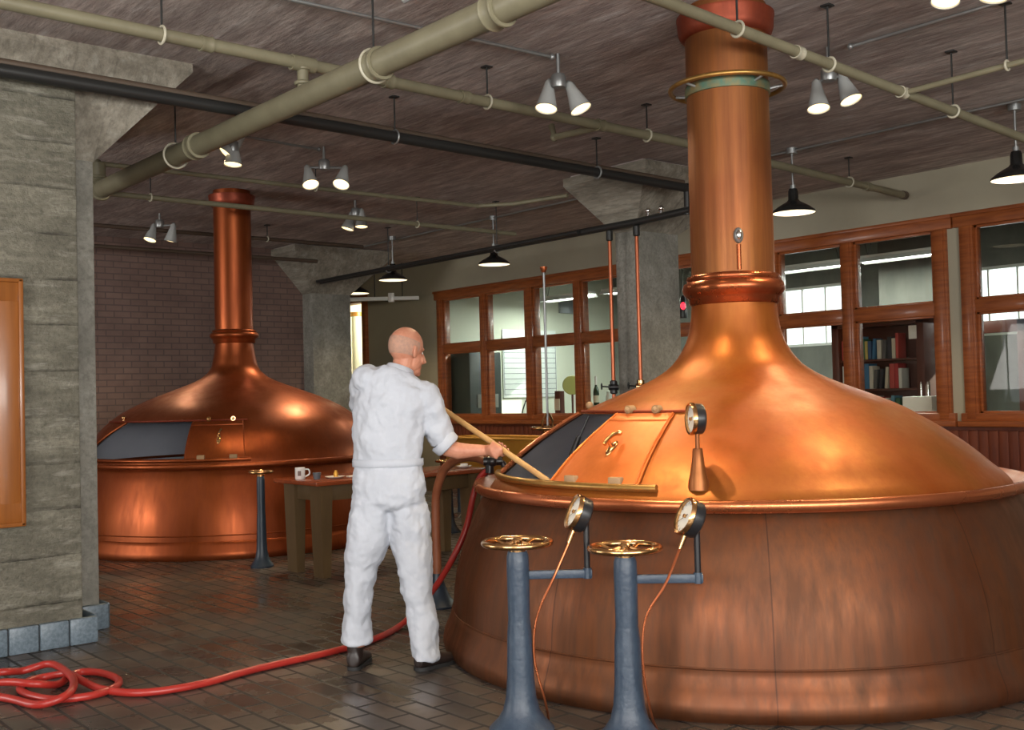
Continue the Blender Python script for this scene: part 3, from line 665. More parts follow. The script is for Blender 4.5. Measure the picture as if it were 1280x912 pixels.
# ------------------------------------------------------------------ floor stands
def stand(loc, label, arm=None, slim=1.0, ht=.745, gauge_at=None, gn=None, cap=None, stem=None, wheel=.14):
    r = empty('valve_stand', loc); tag(r, label, 'valve stand', 'blue valve stands with bronze handwheels')
    pf = [(0, 0), (.135, 0), (.137, .012), (.128, .022), (.10, .05), (.078, .085), (.064, .14), (.057, .22), (.052, .40), (.046, ht * .62), (.046, ht * .62 + .002), (.0475, ht - .09), (.0475, ht - .06), (.046, ht - .02), (.040, ht), (0, ht)]
    MB().lathe([(q * slim, z) for q, z in pf], n=32).build('post', M['blue_paint'] if slim == 1 else M['dark_blue'], r, ang=35)
    hz = ht + .035
    w = MB(); w.torus((0, 0, hz), wheel, .0135, n=48, k=10)
    hub = MB().lathe([(0, ht - .002), (.034, ht - .002), (.034, ht + .012), (.024, ht + .018), (.024, hz + .012), (.014, hz + .022), (0, hz + .022)], n=24)
    wo = w.build('handwheel', M['bronze'], r)
    hub.build('hub', M['bronze'], wo)
    for k in range(5):
        a = 2 * PI * k / 5 + .35; d = V(math.cos(a), math.sin(a), 0)
        MB().tube(spline([d * .015 + V(0, 0, hz + .003), d * wheel * .5 + V(0, 0, hz - .012), d * wheel + V(0, 0, hz)], 4), .0085, 8).build('spoke', M['bronze'], wo)
    if arm:
        a = V(arm) - V(loc)
        d = V(a.x, a.y, 0).normalized()
        MB().bbox((.03, -.012, .627), (a.xy.length + .02, .012, .662), .004, rot=Matrix.Rotation(math.atan2(d.y, d.x), 3, 'Z'), piv=(0, 0, .645)).cyl((a.x, a.y, .625), (a.x, a.y, .668), .018).build('arm', M['blue_paint'], r)
        g0 = V(gauge_at) - V(loc); n = V(gn).normalized()
        MB().cyl((a.x, a.y, .66), (a.x, a.y, g0.z - .035), .013, n=12).cyl((a.x, a.y, g0.z - .04), g0 - n * .02, .016, n=12).build('gauge_bracket', M['black'], r)
        gauge(r, g0, n, .075, .064)
        dn = V(0, 0, -1); dn = (dn - n * dn.dot(n)).normalized()
        s0 = g0 + dn * .075
        MB().cyl(s0 - dn * .005, s0 + dn * .055, .012, .009, n=10).build('gauge_stem', M['bronze'], r)
        pts = [s0 + dn * .05] + [V(p) - V(loc) for p in cap]
        MB().tube(spline(pts, 6), .0055, 8).build('capillary_tube', M['cu_lip'], r)
    if stem:
        MB().cyl((0, 0, hz), (0, 0, stem - .04), .011, n=12).build('rising_stem', M['grey_metal'], wo)
        MB().lathe([(.017, stem - .05), (.02, stem - .045), (.034, stem - .005), (.034, stem), (0, stem)], n=16).build('stem_cap', M['cu_lip'], wo)
        for k in (-1, 1): MB().tube(spline([(k * .04, 0, ht - .03), (k * .06, 0, ht + .08), (k * .018, 0, ht + .16)], 5), .010, 8).build('yoke', M['bronze'], r)
    return r
gn = (-.83, .30, .32)
gn2 = (-.80, .44, .40)
stand((2.945, 3.465, 0), 'blue valve stand with bronze handwheel and gauge, nearest the man', (3.165, 3.275, .65), gauge_at=(3.155, 3.30, .892), gn=gn2,
      cap=[(3.04, 3.345, .64), (2.985, 3.40, .47), (2.98, 3.415, .30), (3.02, 3.40, .12), (3.10, 3.47, .012)])
stand((3.17, 3.06, 0), 'blue valve stand with bronze handwheel and gauge, farther from the man', (3.375, 2.855, .65), ht=.735, gauge_at=(3.355, 2.865, .885), gn=gn2,
      cap=[(3.22, 2.89, .64), (3.155, 2.945, .50), (3.145, 2.955, .32), (3.20, 2.97, .12), (3.33, 3.06, .012)])
stand((4.30, 8.40, 0), 'slim blue valve stand with bronze handwheel in front of the far kettle', slim=.72, ht=.765, wheel=.095)
stand((6.71, 8.97, 0), 'blue valve stand behind the work table, beside the brass trough', slim=.85, ht=.70, wheel=.12)
stand((6.27, 6.93, 0), 'valve stand behind the near kettle with tall rising stem above its handwheel', ht=1.07, wheel=.14, stem=2.50)

# ------------------------------------------------------------------ overhead pipes
def pipe(label, pts, r, m, name='overhead_pipe', group=None, smooth=True):
    o = MB().tube(pts, r, 16).build(name, m); tag(o, label, 'pipe', group); return o
def coupling(p, d, r, parent, m, L=.07, name='coupling'):
    d = V(d).normalized(); p = V(p)
    MB().lathe([(r, -L / 2), (r * 1.22, -L / 2), (r * 1.25, -L / 2 + .01), (r * 1.16, -L / 2 + .02), (r * 1.16, L / 2 - .02), (r * 1.25, L / 2 - .01), (r * 1.22, L / 2), (r, L / 2)], p, d, 24).build(name, m, parent)
def hanger(p, d, r, parent, m=None, top=H):
    p = V(p); h = MB().torus(p, r + .008, .008, d, 28, 8).build('hanger_ring', m or M['ring_white'], parent)
    MB().cyl(p + V(0, 0, r + .01), (p.x, p.y, top), .006, n=8).bbox((p.x - .03, p.y - .03, top - .012), (p.x + .03, p.y + .03, top - .001), .003).build('hanger_rod', M['black_pipe'], h)
XT = 3.15; ZT = 3.16
T = pipe('thick tan pipe crossing above the man, largest pipe under the ceiling', [(XT, -2.0, ZT), (XT, 4.0, ZT), (XT, 8.86, ZT)], .072, M['tan_pipe'])
for yy in (3.75, 4.75, 7.0): coupling((XT, yy, ZT), (0, 1, 0), .072, T, M['tan_pipe'], .09)
for yy in (4.78, 7.35): hanger((XT, yy, ZT), (0, 1, 0), .08, T)
MB().tube(spline([(XT, 8.80, ZT), (XT, 8.92, ZT + .01), (XT + .01, 8.97, ZT + .07), (XT + .01, 8.97, ZT + .24)], 6), .075, 16).torus((XT, 8.84, ZT), .078, .014, (0, 1, 0)).torus((XT + .01, 8.97, ZT + .12), .076, .012).build('elbow', M['tan_pipe'], T)
# tan pipe A with the tee down to the thick pipe
ZA = 3.36
A_ = pipe('long tan pipe running level from over the pillar past the chimney', [(-2, 5.47, ZA), (3.4, 5.53, ZA), (6.6, 5.58, ZA), (10.3, 5.83, ZA)], .036, M['tan_pipe'])
MB().cyl((XT, 5.53, ZA + .01), (XT, 5.53, ZT + .05), .034, n=16).torus((XT, 5.53, ZA - .03), .036, .010).torus((XT, 5.53, ZT + .085), .04, .012).cyl((XT - .075, 5.53, ZA), (XT + .075, 5.53, ZA), .046, n=18).build('tee', M['tan_pipe'], A_)
for xx in (2.55, 3.75, 4.35, 5.63, 9.55): coupling((xx, 5.47 + (xx + 2) * .0115 if xx < 5.5 else (5.56 if xx < 7 else 5.78), ZA), (1, .01, 0), .036, A_, M['tan_pipe'], .07)
for xx, yy in ((2.3, 5.52), (4.55, 5.545), (6.15, 5.575), (9.2, 5.755)): hanger((xx, yy, ZA), (1, 0, 0), .038, A_)
MB().tube([(5.66, 5.57, ZA), (5.60, 6.02, ZA), (5.60, 6.06, ZA + .1)], .026, 12).ball((5.60, 6.03, ZA), .032).build('branch', M['tan_pipe'], A_)
MB().cyl((10.29, 5.83, ZA), (10.36, 5.835, ZA), .044, n=16).build('end_cap', M['brown_pipe'], A_)
# black pipe pair with its drop, then along the windows
ZB = 3.30
B_ = pipe('long black pipe running level under the ceiling from the pillar to the column', [(-2, 6.36, ZB), (1.74, 6.44, ZB), (4.0, 6.48, ZB), (7.83, 6.62, ZB)], .040, M['black_pipe'])
MB().tube([(-2, 6.40, ZB + .060), (1.74, 6.48, ZB + .060), (4.0, 6.52, ZB + .060), (7.83, 6.66, ZB + .060)], .024, 12).build('conduit', M['brown_pipe'], B_)
for xx in (4.45, 6.6): hanger((xx, 6.48 + (xx - 4) * .036, ZB), (1, 0, 0), .042, B_, M['grey_metal'])
MB().cyl((7.83, 6.62, ZB + .03), (7.83, 6.62, 3.05), .030, n=14).ball((7.83, 6.62, ZB), .048).build('drop_leg', M['black_pipe'], B_)
RX = 7.80
R_ = pipe('black pipe running away past the concrete column toward the far corner', [(7.83, 6.58, 3.09), (RX, 7.2, 3.065), (RX, 13.3, 3.06)], .036, M['black_pipe'])
MB().tube([(RX - .065, 8.0, 3.06), (RX - .065, 13.3, 3.06)], .022, 10).build('conduit', M['black_pipe'], R_)
for yy in (7.10, 6.93): MB().cyl((RX + .01, yy, 3.09), (RX + .01, yy, 3.14), .02, n=10).ball((RX + .01, yy, 3.155), .028).build('valve_cap', M['chrome'], R_)
for yy in (9.4, 11.6): hanger((RX, yy, 3.06), (0, 1, 0), .037, R_, M['grey_metal'])
# copper drops in front of the column
def drop(y, label, z1):
    o = pipe(label, [(7.79, y, .0), (7.79, y, z1)], .0195, M['red_pipe'], 'vertical_copper_pipe', 'copper drop pipes by the column')
    MB().lathe([(.02, 1.38), (.036, 1.39), (.036, 1.42), (.024, 1.43), (.024, 1.47), (.036, 1.48), (.036, 1.51), (.02, 1.52)], (7.79, y, 0), n=16).cyl((7.75, y + .03, 1.45), (7.83, y - .03, 1.45), .03, n=12).build('valve', M['bronze'] if y < 7.4 else M['black'], o)
    MB().cyl((7.79, y, 1.45), (7.69, y + .07, 1.46), .008, n=8).torus((7.69, y + .07, 1.46), .03, .006, (-.8, .6, 0), 20, 6).build('valve_handle', M['black'], o)
    MB().lathe([(.02, z1 - .10), (.034, z1 - .09), (.034, z1), (.02, z1 + .01)], (7.79, y, 0), n=14).build('union', M['black_pipe'], o)
drop(7.61, 'red copper pipe standing against the window, by the column', 3.02)
drop(7.24, 'red copper pipe standing against the concrete column face', 3.02)
# tan pipe C in front of the chimney
C_ = pipe('slim tan pipe crossing in front of the near chimney toward the window wall', [(1.5, 3.46, 3.36), (4.0, 3.49, 3.31), (7.82, 3.50, 3.16), (9.6, 3.51, 3.09)], .031, M['tan_pipe'])
for xx, zz in ((4.58, 3.290), (5.42, 3.253), (6.85, 3.198)): hanger((xx, 3.495, zz), (1, 0, -.04), .032, C_)
for xx, zz in ((5.12, 3.266), (6.22, 3.222)): coupling((xx, 3.497, zz), (1, 0, -.04), .031, C_, M['ring_white'], .06)
MB().tube([(6.24, 3.5, 3.222), (6.24, 1.2, 3.26)], .019, 12).build('branch', M['tan_pipe'], C_)
hanger((6.24, 2.85, 3.233), (0, 1, 0), .019, C_)
# thin lines at the back
D_ = pipe('thin tan pipe over the far kettle joining the thick pipe elbow', [(3.17, 8.97, 3.40), (5.6, 8.92, 3.40), (7.1, 8.86, 3.40), (7.35, 8.55, 3.40), (7.5, 7.9, 3.40)], .021, M['tan_pipe'])
MB().ball((3.17, 8.97, 3.40), .036).ball((7.1, 8.86, 3.40), .026).build('elbow', M['tan_pipe'], D_)
hanger((5.2, 8.93, 3.40), (1, 0, 0), .02, D_)
E_ = pipe('thin tan pipe crossing in front of the far chimney', [(1.0, 9.70, 3.30), (8.3, 9.66, 3.30)], .026, M['tan_pipe'])
for xx in (3.9, 6.9): hanger((xx, 9.68, 3.30), (1, 0, 0), .026, E_)
F_ = pipe('thin brown pipe behind the far chimney near the brick wall', [(1.0, 12.2, 3.42), (7.8, 12.2, 3.42)], .024, M['brown_pipe'])
hanger((6.4, 12.2, 3.42), (1, 0, 0), .024, F_)
G_ = pipe('second thin brown pipe close to the brick wall top', [(1.0, 13.4, 3.36), (7.8, 13.4, 3.36)], .026, M['brown_pipe'])
def conduit(label, pts, r=.011, m='grey_metal'):
    o = pipe(label, pts, r, M[m], 'ceiling_conduit')
    for p in pts[::max(1, len(pts) - 1)]: MB().ball(p, r * 1.9, 10, 6).build('fitting', M[m], o)
conduit('grey conduit bent up to the ceiling above the thick tan pipe', [(3.3, 4.75, 3.58), (3.3, 4.7, 3.52), (3.3, 2.2, 3.52)], .016, 'lamp_grey')
conduit('thin conduit feeding the twin lamp by the near chimney', [(6.14, 3.8, 3.575), (6.14, -1.0, 3.575)])
conduit('thin conduit on the ceiling running above the row of dome lamps', [(8.4, 2.5, 3.575), (8.4, 14.2, 3.575)])
conduit('thin conduit feeding the twin lamp in front of the thick pipe', [(2.4, 5.2, 3.575), (4.72, 5.08, 3.575)])
conduit('thin conduit feeding the twin lamp between the two chimneys', [(3.87, 8.1, 3.575), (4.8, 8.18, 3.575)])

# ------------------------------------------------------------------ lamps
CR = V(.7626, -.6464, 0); CF = V(.6469, .7621, 0)
def spot(parent, p, d, e, ang=105):
    L = bpy.data.lights.new('spot', 'SPOT'); L.energy = e; L.color = (1, .78, .48); L.spot_size = math.radians(ang); L.spot_blend = .7; L.shadow_soft_size = .05
    o = bpy.data.objects.new('spot_light', L); COL.objects.link(o); o.location = p; o.rotation_euler = V(d).to_track_quat('-Z', 'Y').to_euler(); o.parent = parent
def twin(label, box, mouths, dirs, e=45, sc=1.0, ang=105):
    """ceiling box with two grey bell lampholders"""
    bx = V(box); r = empty('twin_spot_lamp', bx); tag(r, label, 'ceiling lamp', 'twin ceiling spot lamps')
    MB().lathe([(0, -.05), (.045, -.05), (.05, -.03), (.05, .02), (.04, .035), (.012, .04), (.012, H - bx.z), (0, H - bx.z)], n=20).build('junction_box', M['grey_metal'], r)
    for mo, d in zip(mouths, dirs):
        p = V(mo) - bx; d = V(d).normalized(); L = .20 * sc
        b = p - d * L
        hd = MB().lathe([(0, 0), (.024, 0), (.030, .012), (.036, .05), (.048, .10), (.063, .16), (.071, .195), (.075, .2), (.070, .2), (.058, .155), (.03, .06), (0, .05)], b, d, 28).build('lamp_head', M['lamp_grey'], r)
        MB().tube(spline([(0, 0, -.035), b * .5 + V(0, 0, -.02), b + d * .01], 4), .011, 8).ball(b, .02).build('knuckle', M['grey_metal'], hd)
        MB().lathe([(0, .206), (.03, .204), (.055, .199), (.068, .192), (.068, .185)], b, d, 24).build('bulb', M['bulb'], hd)
        spot(hd, p + d * .03, d, e, ang)
dn = V(0, 0, -1)
twin('twin grey spot lamp between the thick tan pipe and the near chimney', (4.76, 5.07, 3.43), [(4.70, 5.13, 3.245), (4.87, 4.98, 3.235)], [dn - CR * .15 - CF * .25, dn + CR * .42 - CF * .2], 45)
twin('twin grey spot lamp just beyond the near chimney over the dome', (6.10, 3.94, 3.43), [(6.05, 3.99, 3.20), (6.21, 3.85, 3.25)], [dn - CR * .02 - CF * .25, dn + CR * .25 - CF * .3], 40)
twin('twin spot lamp lit over the work table', (4.84, 8.16, 3.45), [(4.75, 8.24, 3.27), (4.95, 8.07, 3.265)], [dn + CR * .25 - CF * .45, dn - CR * .15 - CF * .55], 70)
twin('twin spot lamp half hidden behind the thick tan pipe', (3.87, 7.93, 3.44), [(3.83, 7.96, 3.37), (3.87, 7.93, 3.285)], [dn - CR * .8 - CF * .3, dn - CR * .05 - CF * .12], 60)
twin('twin spot lamp above the far kettle shoulder near the man', (6.44, 10.21, 3.48), [(6.37, 10.27, 3.285), (6.49, 10.17, 3.305)], [dn - CR * .3 - CF * .1, dn - CF * .1], 60)
twin('farthest twin spot lamp, by the brick wall', (4.98, 12.1, 3.49), [(4.89, 12.18, 3.295), (5.07, 12.02, 3.275)], [dn - CR * .2 - CF * .3, dn - CR * .25 + CF * .1], 70)
twin('twin spot lamp cut off by the top edge of the photo', (5.38, 2.7, 3.52), [(5.33, 2.74, 3.375), (5.52, 2.58, 3.385)], [dn - CR * .2 - CF * .2, dn - CR * .2], 60)

twin('twin spot lamp above the upper edge of the photo, aimed at the hatch door', (3.56, 3.70, 3.50), [(3.44, 3.75, 3.335), (3.68, 3.62, 3.35)], [(.44, -.16, -2.1), dn + CR * .5], 0, ang=64)
for o_ in list(bpy.data.objects):
    if o_.type == 'LIGHT' and o_.data.type == 'SPOT' and o_.data.energy == 0: o_.data.energy = 160 if o_.parent.name.startswith('lamp_head') and (o_.location - V(-.12, .05, -.17)).length < .08 else 25

def dome(label, x, y, z=3.0, e=55):
    r = empty('dome_lamp', (x, y, z)); tag(r, label, 'pendant lamp', 'black dome lamps along the window wall')
    s = MB().lathe([(.195, .0), (.198, .006), (.192, .022), (.15, .055), (.10, .085), (.062, .105), (.046, .125), (.044, .20), (.036, .225), (0, .225)], n=40).build('shade', M['lamp_black'], r)
    MB().lathe([(.193, .004), (.146, .048), (.095, .078), (.05, .098), (0, .10)], n=40).build('reflector', M['lamp_white'], s)
    MB().ball((0, 0, .055), (.038, .038, .05)).build('bulb', M['bulb'], s)
    MB().cyl((0, 0, .22), (0, 0, H - z - .03), .010, n=10).cyl((0, 0, .22), (0, 0, .26), .026, n=14).build('stem', M['grey_metal'], r)
    MB().lathe([(0, H - z - .05), (.05, H - z - .05), (.052, H - z), (0, H - z)], n=20).build('ceiling_box', M['grey_metal'], r)
    L = bpy.data.lights.new('dome_bulb', 'SPOT'); L.energy = e; L.color = (1, .80, .52); L.spot_size = math.radians(140); L.spot_blend = .6; L.shadow_soft_size = .08
    o = bpy.data.objects.new('dome_light', L); COL.objects.link(o); o.parent = r; o.location = (0, 0, -.01)
dome('black dome lamp to the right of the near chimney', 8.40, 5.84)
dome('black dome lamp hanging over the leftmost office windows', 8.42, 10.21)
dome('black dome lamp hanging left of the office windows, above the man', 8.30, 12.24)
dome('dome lamp partly hidden behind the far corner column', 8.85, 14.05)
dome('black dome lamp at the right edge of the photo', 8.59, 3.88)

# ------------------------------------------------------------------ hoses
hp = [(3.12, 5.21, 0), (2.59, 5.16, 0), (2.26, 5.09, 0), (2.0, 5.14, 0), (1.88, 5.33, .0), (1.84, 5.51, .015), (1.83, 5.70, .02), (1.76, 5.81, .0), (1.67, 5.79, 0), (1.59, 5.68, 0), (1.58, 5.52, 0), (1.63, 5.36, 0), (1.72, 5.29, 0), (1.83, 5.28, .0), (1.94, 5.35, .0), (2.0, 5.48, 0), (1.99, 5.66, 0), (1.93, 5.77, 0), (1.85, 5.74, 0), (1.75, 5.61, .0), (1.63, 5.56, .034), (1.54, 5.70, .034), (1.39, 5.96, 0), (1.30, 6.15, 0), (1.36, 6.18, 0), (1.57, 5.96, .03), (1.69, 5.99, .01), (1.80, 5.93, .036), (1.82, 5.76, .036), (1.78, 5.47, .036), (1.68, 5.26, .03), (1.56, 5.30, 0), (1.47, 5.57, .0), (1.2, 6.05, 0)]
R0 = .019
hp = [(x, y, z + R0 + .001) for x, y, z in hp]
front = [(4.13, 5.10, .955), (4.10, 5.16, .90), (4.07, 5.19, .79), (4.0, 5.18, .6), (3.92, 5.22, .42), (3.89, 5.36, .24), (3.84, 5.50, .09), (3.70, 5.47, R0 + .002), (3.42, 5.30, R0 + .001)]
ho = MB().tube(spline(front + hp, 7), R0, 12).build('red_hose', M['hose_red'])
tag(ho, 'red rubber hose coiled on the floor and running behind the man to the kettle', 'hose')
MB().cyl((4.13, 5.10, .93), (4.13, 5.10, 1.0), .027, n=14).build('hose_coupling', M['black'], ho)
hb = MB().tube(spline([(4.29, 5.88, .14), (4.29, 5.88, .30), (4.28, 5.87, .56), (4.27, 5.84, .76), (4.25, 5.72, .92), (4.20, 5.50, 1.0), (4.15, 5.28, 1.02), (4.13, 5.13, 1.0)], 8), .029, 14).build('brown_hose', M['hose_brown'])
tag(hb, 'thick brown hose rising from a dark floor socket and arching onto the kettle rim', 'hose')
MB().lathe([(0, 0), (.125, 0), (.127, .012), (.10, .04), (.07, .09), (.048, .15), (.036, .22), (.030, .22)], (4.29, 5.88, 0), n=28).build('floor_socket', M['dark_blue'], hb)
vb = MB().ball((4.14, 5.09, 1.0), (.04, .04, .035)).cyl((4.10, 5.12, 1.0), (4.19, 5.05, 1.0), .026).cyl((4.14, 5.09, 1.02), (4.14, 5.09, 1.055), .012).bbox((4.09, 5.08, 1.05), (4.19, 5.10, 1.062), .004)
vb.tube(spline([(4.17, 5.07, 1.0), (4.19, 5.045, .985), (4.195, 5.04, .965)], 5), .018)
tag(vb.build('hose_valve', M['black']), 'small black hose valve clamped on the kettle rim', 'valve')

# ------------------------------------------------------------------ table with crockery
t = empty('work_table', (5.13, 7.75, -.04)); tag(t, 'wooden work table with red brown top in front of the far kettle', 'table')
MB().bbox((-.87, -.35, .765), (.90, .35, .80), .008).build('tabletop', M['table_top'], t)
MB().bbox((-.78, -.27, .64), (.80, -.235, .766), .004).bbox((-.78, .22, .64), (.80, .255, .766), .004).bbox((-.78, -.25, .64), (-.745, .24, .766), .004).build('apron', M['table_leg'], t)
for x, y in ((-.755, -.22), (-.755, .20), (.74, -.22), (.74, .20)):
    frustum(MB(), (x - .035, y - .075, x + .035, y + .075), .04, (x - .055, y - .085, x + .055, y + .085), .766).build('leg', M['table_leg'], t)
mg = empty('mug', (4.36, 7.83, .76)); tag(mg, 'white mug with a dark round print on the table end', 'mug')
MB().lathe([(0, 0), (.038, 0), (.041, .005), (.041, .092), (.038, .094), (.036, .09), (.036, .008), (0, .008)], n=28).build('cup_body', M['ceramic'], mg)
MB().tube(spline([(CR.x * .039, CR.y * .039, .078), (CR.x * .07, CR.y * .07, .075), (CR.x * .075, CR.y * .075, .04), (CR.x * .039, CR.y * .039, .018)], 6), .006, 8).build('handle', M['ceramic'], mg)
MB().lathe([(.0415, .028), (.0418, .04), (.0418, .055), (.0415, .068)], n=8, az=(math.radians(215), math.radians(252))).build('print', M['mug_mark'], mg)
tag(MB().lathe([(0, 0), (.026, 0), (.034, .05), (.032, .052), (.026, .006), (0, .006)], n=20).build('small_cup', M['grey_cup'], loc=None), 'small dark grey cup beside the white mug', 'cup').location = (4.44, 7.70, .76)
pl = tag(MB().lathe([(0, .004), (.05, .004), (.08, .016), (.082, .018), (.05, .009), (0, .009)], n=28).build('saucer', M['ceramic']), 'white saucer on the table beside the grey cup', 'saucer'); pl.location = (4.56, 7.62, .76)
bt = tag(MB().lathe([(0, .0), (.018, 0), (.02, .03), (.012, .045), (.011, .055), (0, .056)], n=14).build('brass_weight', M['brass']), 'tiny brass weight standing on the white saucer', 'weight'); bt.location = (4.58, 7.64, .769)
pp = tag(MB().bbox((0, 0, 0), (.30, .05, .012), .003).build('white_spatula', M['ceramic']), 'long flat white spatula lying on the table near the man', 'spatula'); pp.location = (4.68, 7.60, .761)
sc_ = tag(MB().lathe([(0, .003), (.04, .003), (.07, .02), (.072, .022), (.04, .008), (0, .008)], n=24).lathe([(0, .008), (.03, .008), (.036, .04), (.033, .04), (.028, .012), (0, .012)], n=20).build('white_bowl', M['ceramic']), 'white bowl on the right end of the table past the man', 'bowl'); sc_.location = (5.88, 7.62, .76)

# brass trough farther back
tr = empty('brass_trough', (8.15, 9.45, 0)); tag(tr, 'polished brass trough standing under the office windows', 'trough')
MB().add([(-.30, -1.15, .90), (.30, -1.15, .90), (.30, 1.15, .90), (-.30, 1.15, .90), (-.24, -1.1, .50), (.24, -1.1, .50), (.24, 1.1, .50), (-.24, 1.1, .50), (-.27, -1.12, .90), (.27, -1.12, .90), (.27, 1.12, .90), (-.27, 1.12, .90), (-.21, -1.07, .53), (.21, -1.07, .53), (.21, 1.07, .53), (-.21, 1.07, .53)],
         [(0, 1, 5, 4), (1, 2, 6, 5), (2, 3, 7, 6), (3, 0, 4, 7), (4, 5, 6, 7), (8, 12, 13, 9), (9, 13, 14, 10), (10, 14, 15, 11), (11, 15, 12, 8), (12, 15, 14, 13), (0, 8, 9, 1), (1, 9, 10, 2), (2, 10, 11, 3), (3, 11, 8, 0)]).build('basin', M['brass'], tr)
MB().tube([(-.30, -1.15, .90), (.30, -1.15, .90), (.30, 1.15, .90), (-.30, 1.15, .90)], .016, 10, closed=True).build('rolled_edge', M['brass'], tr)
for x in (-.2, .2):
    for y in (-.95, .95): MB().cyl((x, y, 0), (x, y, .52), .03, n=14).build('leg', M['blue_paint'], tr)

# framed board on the pillar
fb = empty('framed_board', (1.2, 6.53, .73)); tag(fb, 'orange wood framed notice board hanging on the big concrete pillar', 'notice board')
MB().bbox((-.66, 0, 0), (.66, .03, .13), .008).bbox((-.66, 0, 1.27), (.66, .03, 1.40), .008).bbox((-.66, .001, 0), (-.53, .029, 1.4), .008).bbox((.535, .001, 0), (.66, .029, 1.4), .008).build('frame', M['oak'], fb)
MB().bbox((.645, -.012, -.006), (.672, .03, 1.406), .006).bbox((-.672, -.012, -.006), (-.645, .03, 1.406), .006).bbox((-.67, -.012, 1.385), (.67, .03, 1.408), .006).bbox((-.67, -.012, -.008), (.67, .03, .015), .006).build('moulding', M['oak'], fb)
MB().box((-.54, .012, .12), (.54, .028, 1.28)).build('backing', M['dark_cab'], fb, smooth=False)
MB().box((-.5, .006, .35), (.545, .012, .72)).build('notice_sheet', M['paper'], fb, smooth=False)

# ------------------------------------------------------------------ office contents
def fluor(label, y, x=12.2, z=2.97, L=1.2):
    r = empty('fluorescent_light', (x, y, z)); tag(r, label, 'ceiling light', 'fluorescent lights in the office')
    MB().bbox((-.09, -L / 2, .02), (.09, L / 2, .06), .006).add([(-.09, -L / 2, .03), (.09, -L / 2, .03), (.14, -L / 2, -.03), (-.14, -L / 2, -.03), (-.09, L / 2, .03), (.09, L / 2, .03), (.14, L / 2, -.03), (-.14, L / 2, -.03)], [(0, 4, 7, 3), (1, 2, 6, 5)]).build('housing', M['white_paint'], r)
    for k in (-.06, .06): MB().cyl((k, -L / 2 + .03, -.005), (k, L / 2 - .03, -.005), .016, n=10).build('tube', M['tube'], r)
    for k in (-.45, .45):
        MB().cyl((0, k, .05), (0, k - .12, H - z - .12), .004, n=6).cyl((0, k, .05), (0, k + .12, H - z - .12), .004, n=6).cyl((0, k - .12, H - z - .12), (0, k - .12, H - z), .004, n=6).cyl((0, k + .12, H - z - .12), (0, k + .12, H - z), .004, n=6).build('hanging_wire', M['black'], r)
    A = bpy.data.lights.new('tube_light', 'AREA'); A.energy = 50; A.color = (.92, 1, .93); A.shape = 'RECTANGLE'; A.size = .2; A.size_y = L
    o = bpy.data.objects.new('tube_light', A); COL.objects.link(o); o.parent = r; o.location = (0, 0, -.04)
fluor('fluorescent light hanging behind the third window from the left', 12.95)
fluor('fluorescent light hanging behind the window next to the column', 11.45)
fluor('fluorescent light hanging behind the window beside the chimney, above the daylight window', 8.27)
fluor('fluorescent light hanging in front of the dark office wall above the bookcase', 6.95)
wb = empty('whiteboard', (12.45, 14.19, 1.9)); tag(wb, 'white planning board with a ruled grid on the office end wall', 'whiteboard')
MB().bbox((-.62, -.02, -.55), (.62, -.001, .62), .004).build('board', M['white_board'], wb)
for k in range(11): MB().box((-.60, -.023, .40 - k * .09), (.60, -.0205, .407 - k * .09)).build('grid_line', M['grey_cup'], wb, smooth=False)
for k in range(2): MB().box((-.60 + 1.2 * k - .004, -.023, -.5), (-.60 + 1.2 * k + .004, -.0205, .42)).build('grid_line', M['grey_cup'], wb, smooth=False)
cab = empty('tall_cabinet', (11.05, 13.85, 0)); tag(cab, 'dark machine cabinet behind the lowest left window pane', 'cabinet')
MB().bbox((-.36, -.2, 0), (.30, .3, 2.1), .015).build('carcass', M['dark_cab'], cab)
MB().bbox((-.22, -.215, 1.2), (.22, -.19, 1.42), .006).build('label_panel', M['office_grey'], cab)
MB().lathe([(0, 0), (.09, 0), (.10, .02), (0, .03)], (0, -.2, 1.8), (0, -1, 0), 24).build('dial_face', M['grey_metal'], cab)
MB().bbox((-.24, -.215, .5), (.24, -.19, 1.1), .008).build('lower_door', M['dark_cab'], cab)
ct = empty('counter', (10.95, 11.6, 0)); tag(ct, 'pale office counter just behind the windows', 'counter')
MB().bbox((-.28, -2.2, .96), (.30, 2.0, 1.0), .006).build('worktop', M['white_paint'], ct)
MB().bbox((-.25, -2.15, 0), (.27, 1.95, .96), .006).build('base', M['office_grey'], ct)
def item(mb, name, m, loc, label, cat, group=None):
    o = mb.build(name, m); o.location = loc; return tag(o, label, cat, group)
b_ = empty('wine_bottle', (10.92, 11.02, 1.22)); tag(b_, 'dark bottle with pale foil top on the shelf by the column', 'bottle')
MB().lathe([(0, 0), (.040, 0), (.042, .01), (.042, .19), (.034, .23), (.017, .27), (.015, .30)], n=20).build('glass_body', M['green_glass'], b_)
MB().lathe([(.016, .29), (.0165, .40), (.012, .415), (0, .416)], n=16).build('foil', M['paper'], b_)
MB().lathe([(.0425, .04), (.0428, .05), (.0428, .13), (.0425, .14)], n=20).build('bottle_label', M['label_pap'], b_)
item(MB().bbox((-.12, -.55, 0), (.12, .35, .22), .01), 'shelf_box', M['clear_pl'], (10.95, 10.95, 1.0), 'pale box carrying the bottle behind the glass', 'box')
item(MB().lathe([(0, 0), (.05, 0), (.055, .02), (.055, .12), (.04, .15), (.045, .19), (0, .2)], n=20), 'glass_jar', M['clear_pl'], (10.95, 10.78, 1.22), 'pale jar beside the dark bottle', 'jar')
dp = empty('round_plaque', (11.05, 11.62, 1.0)); tag(dp, 'round olive dial on a stand beyond the third window', 'plaque')
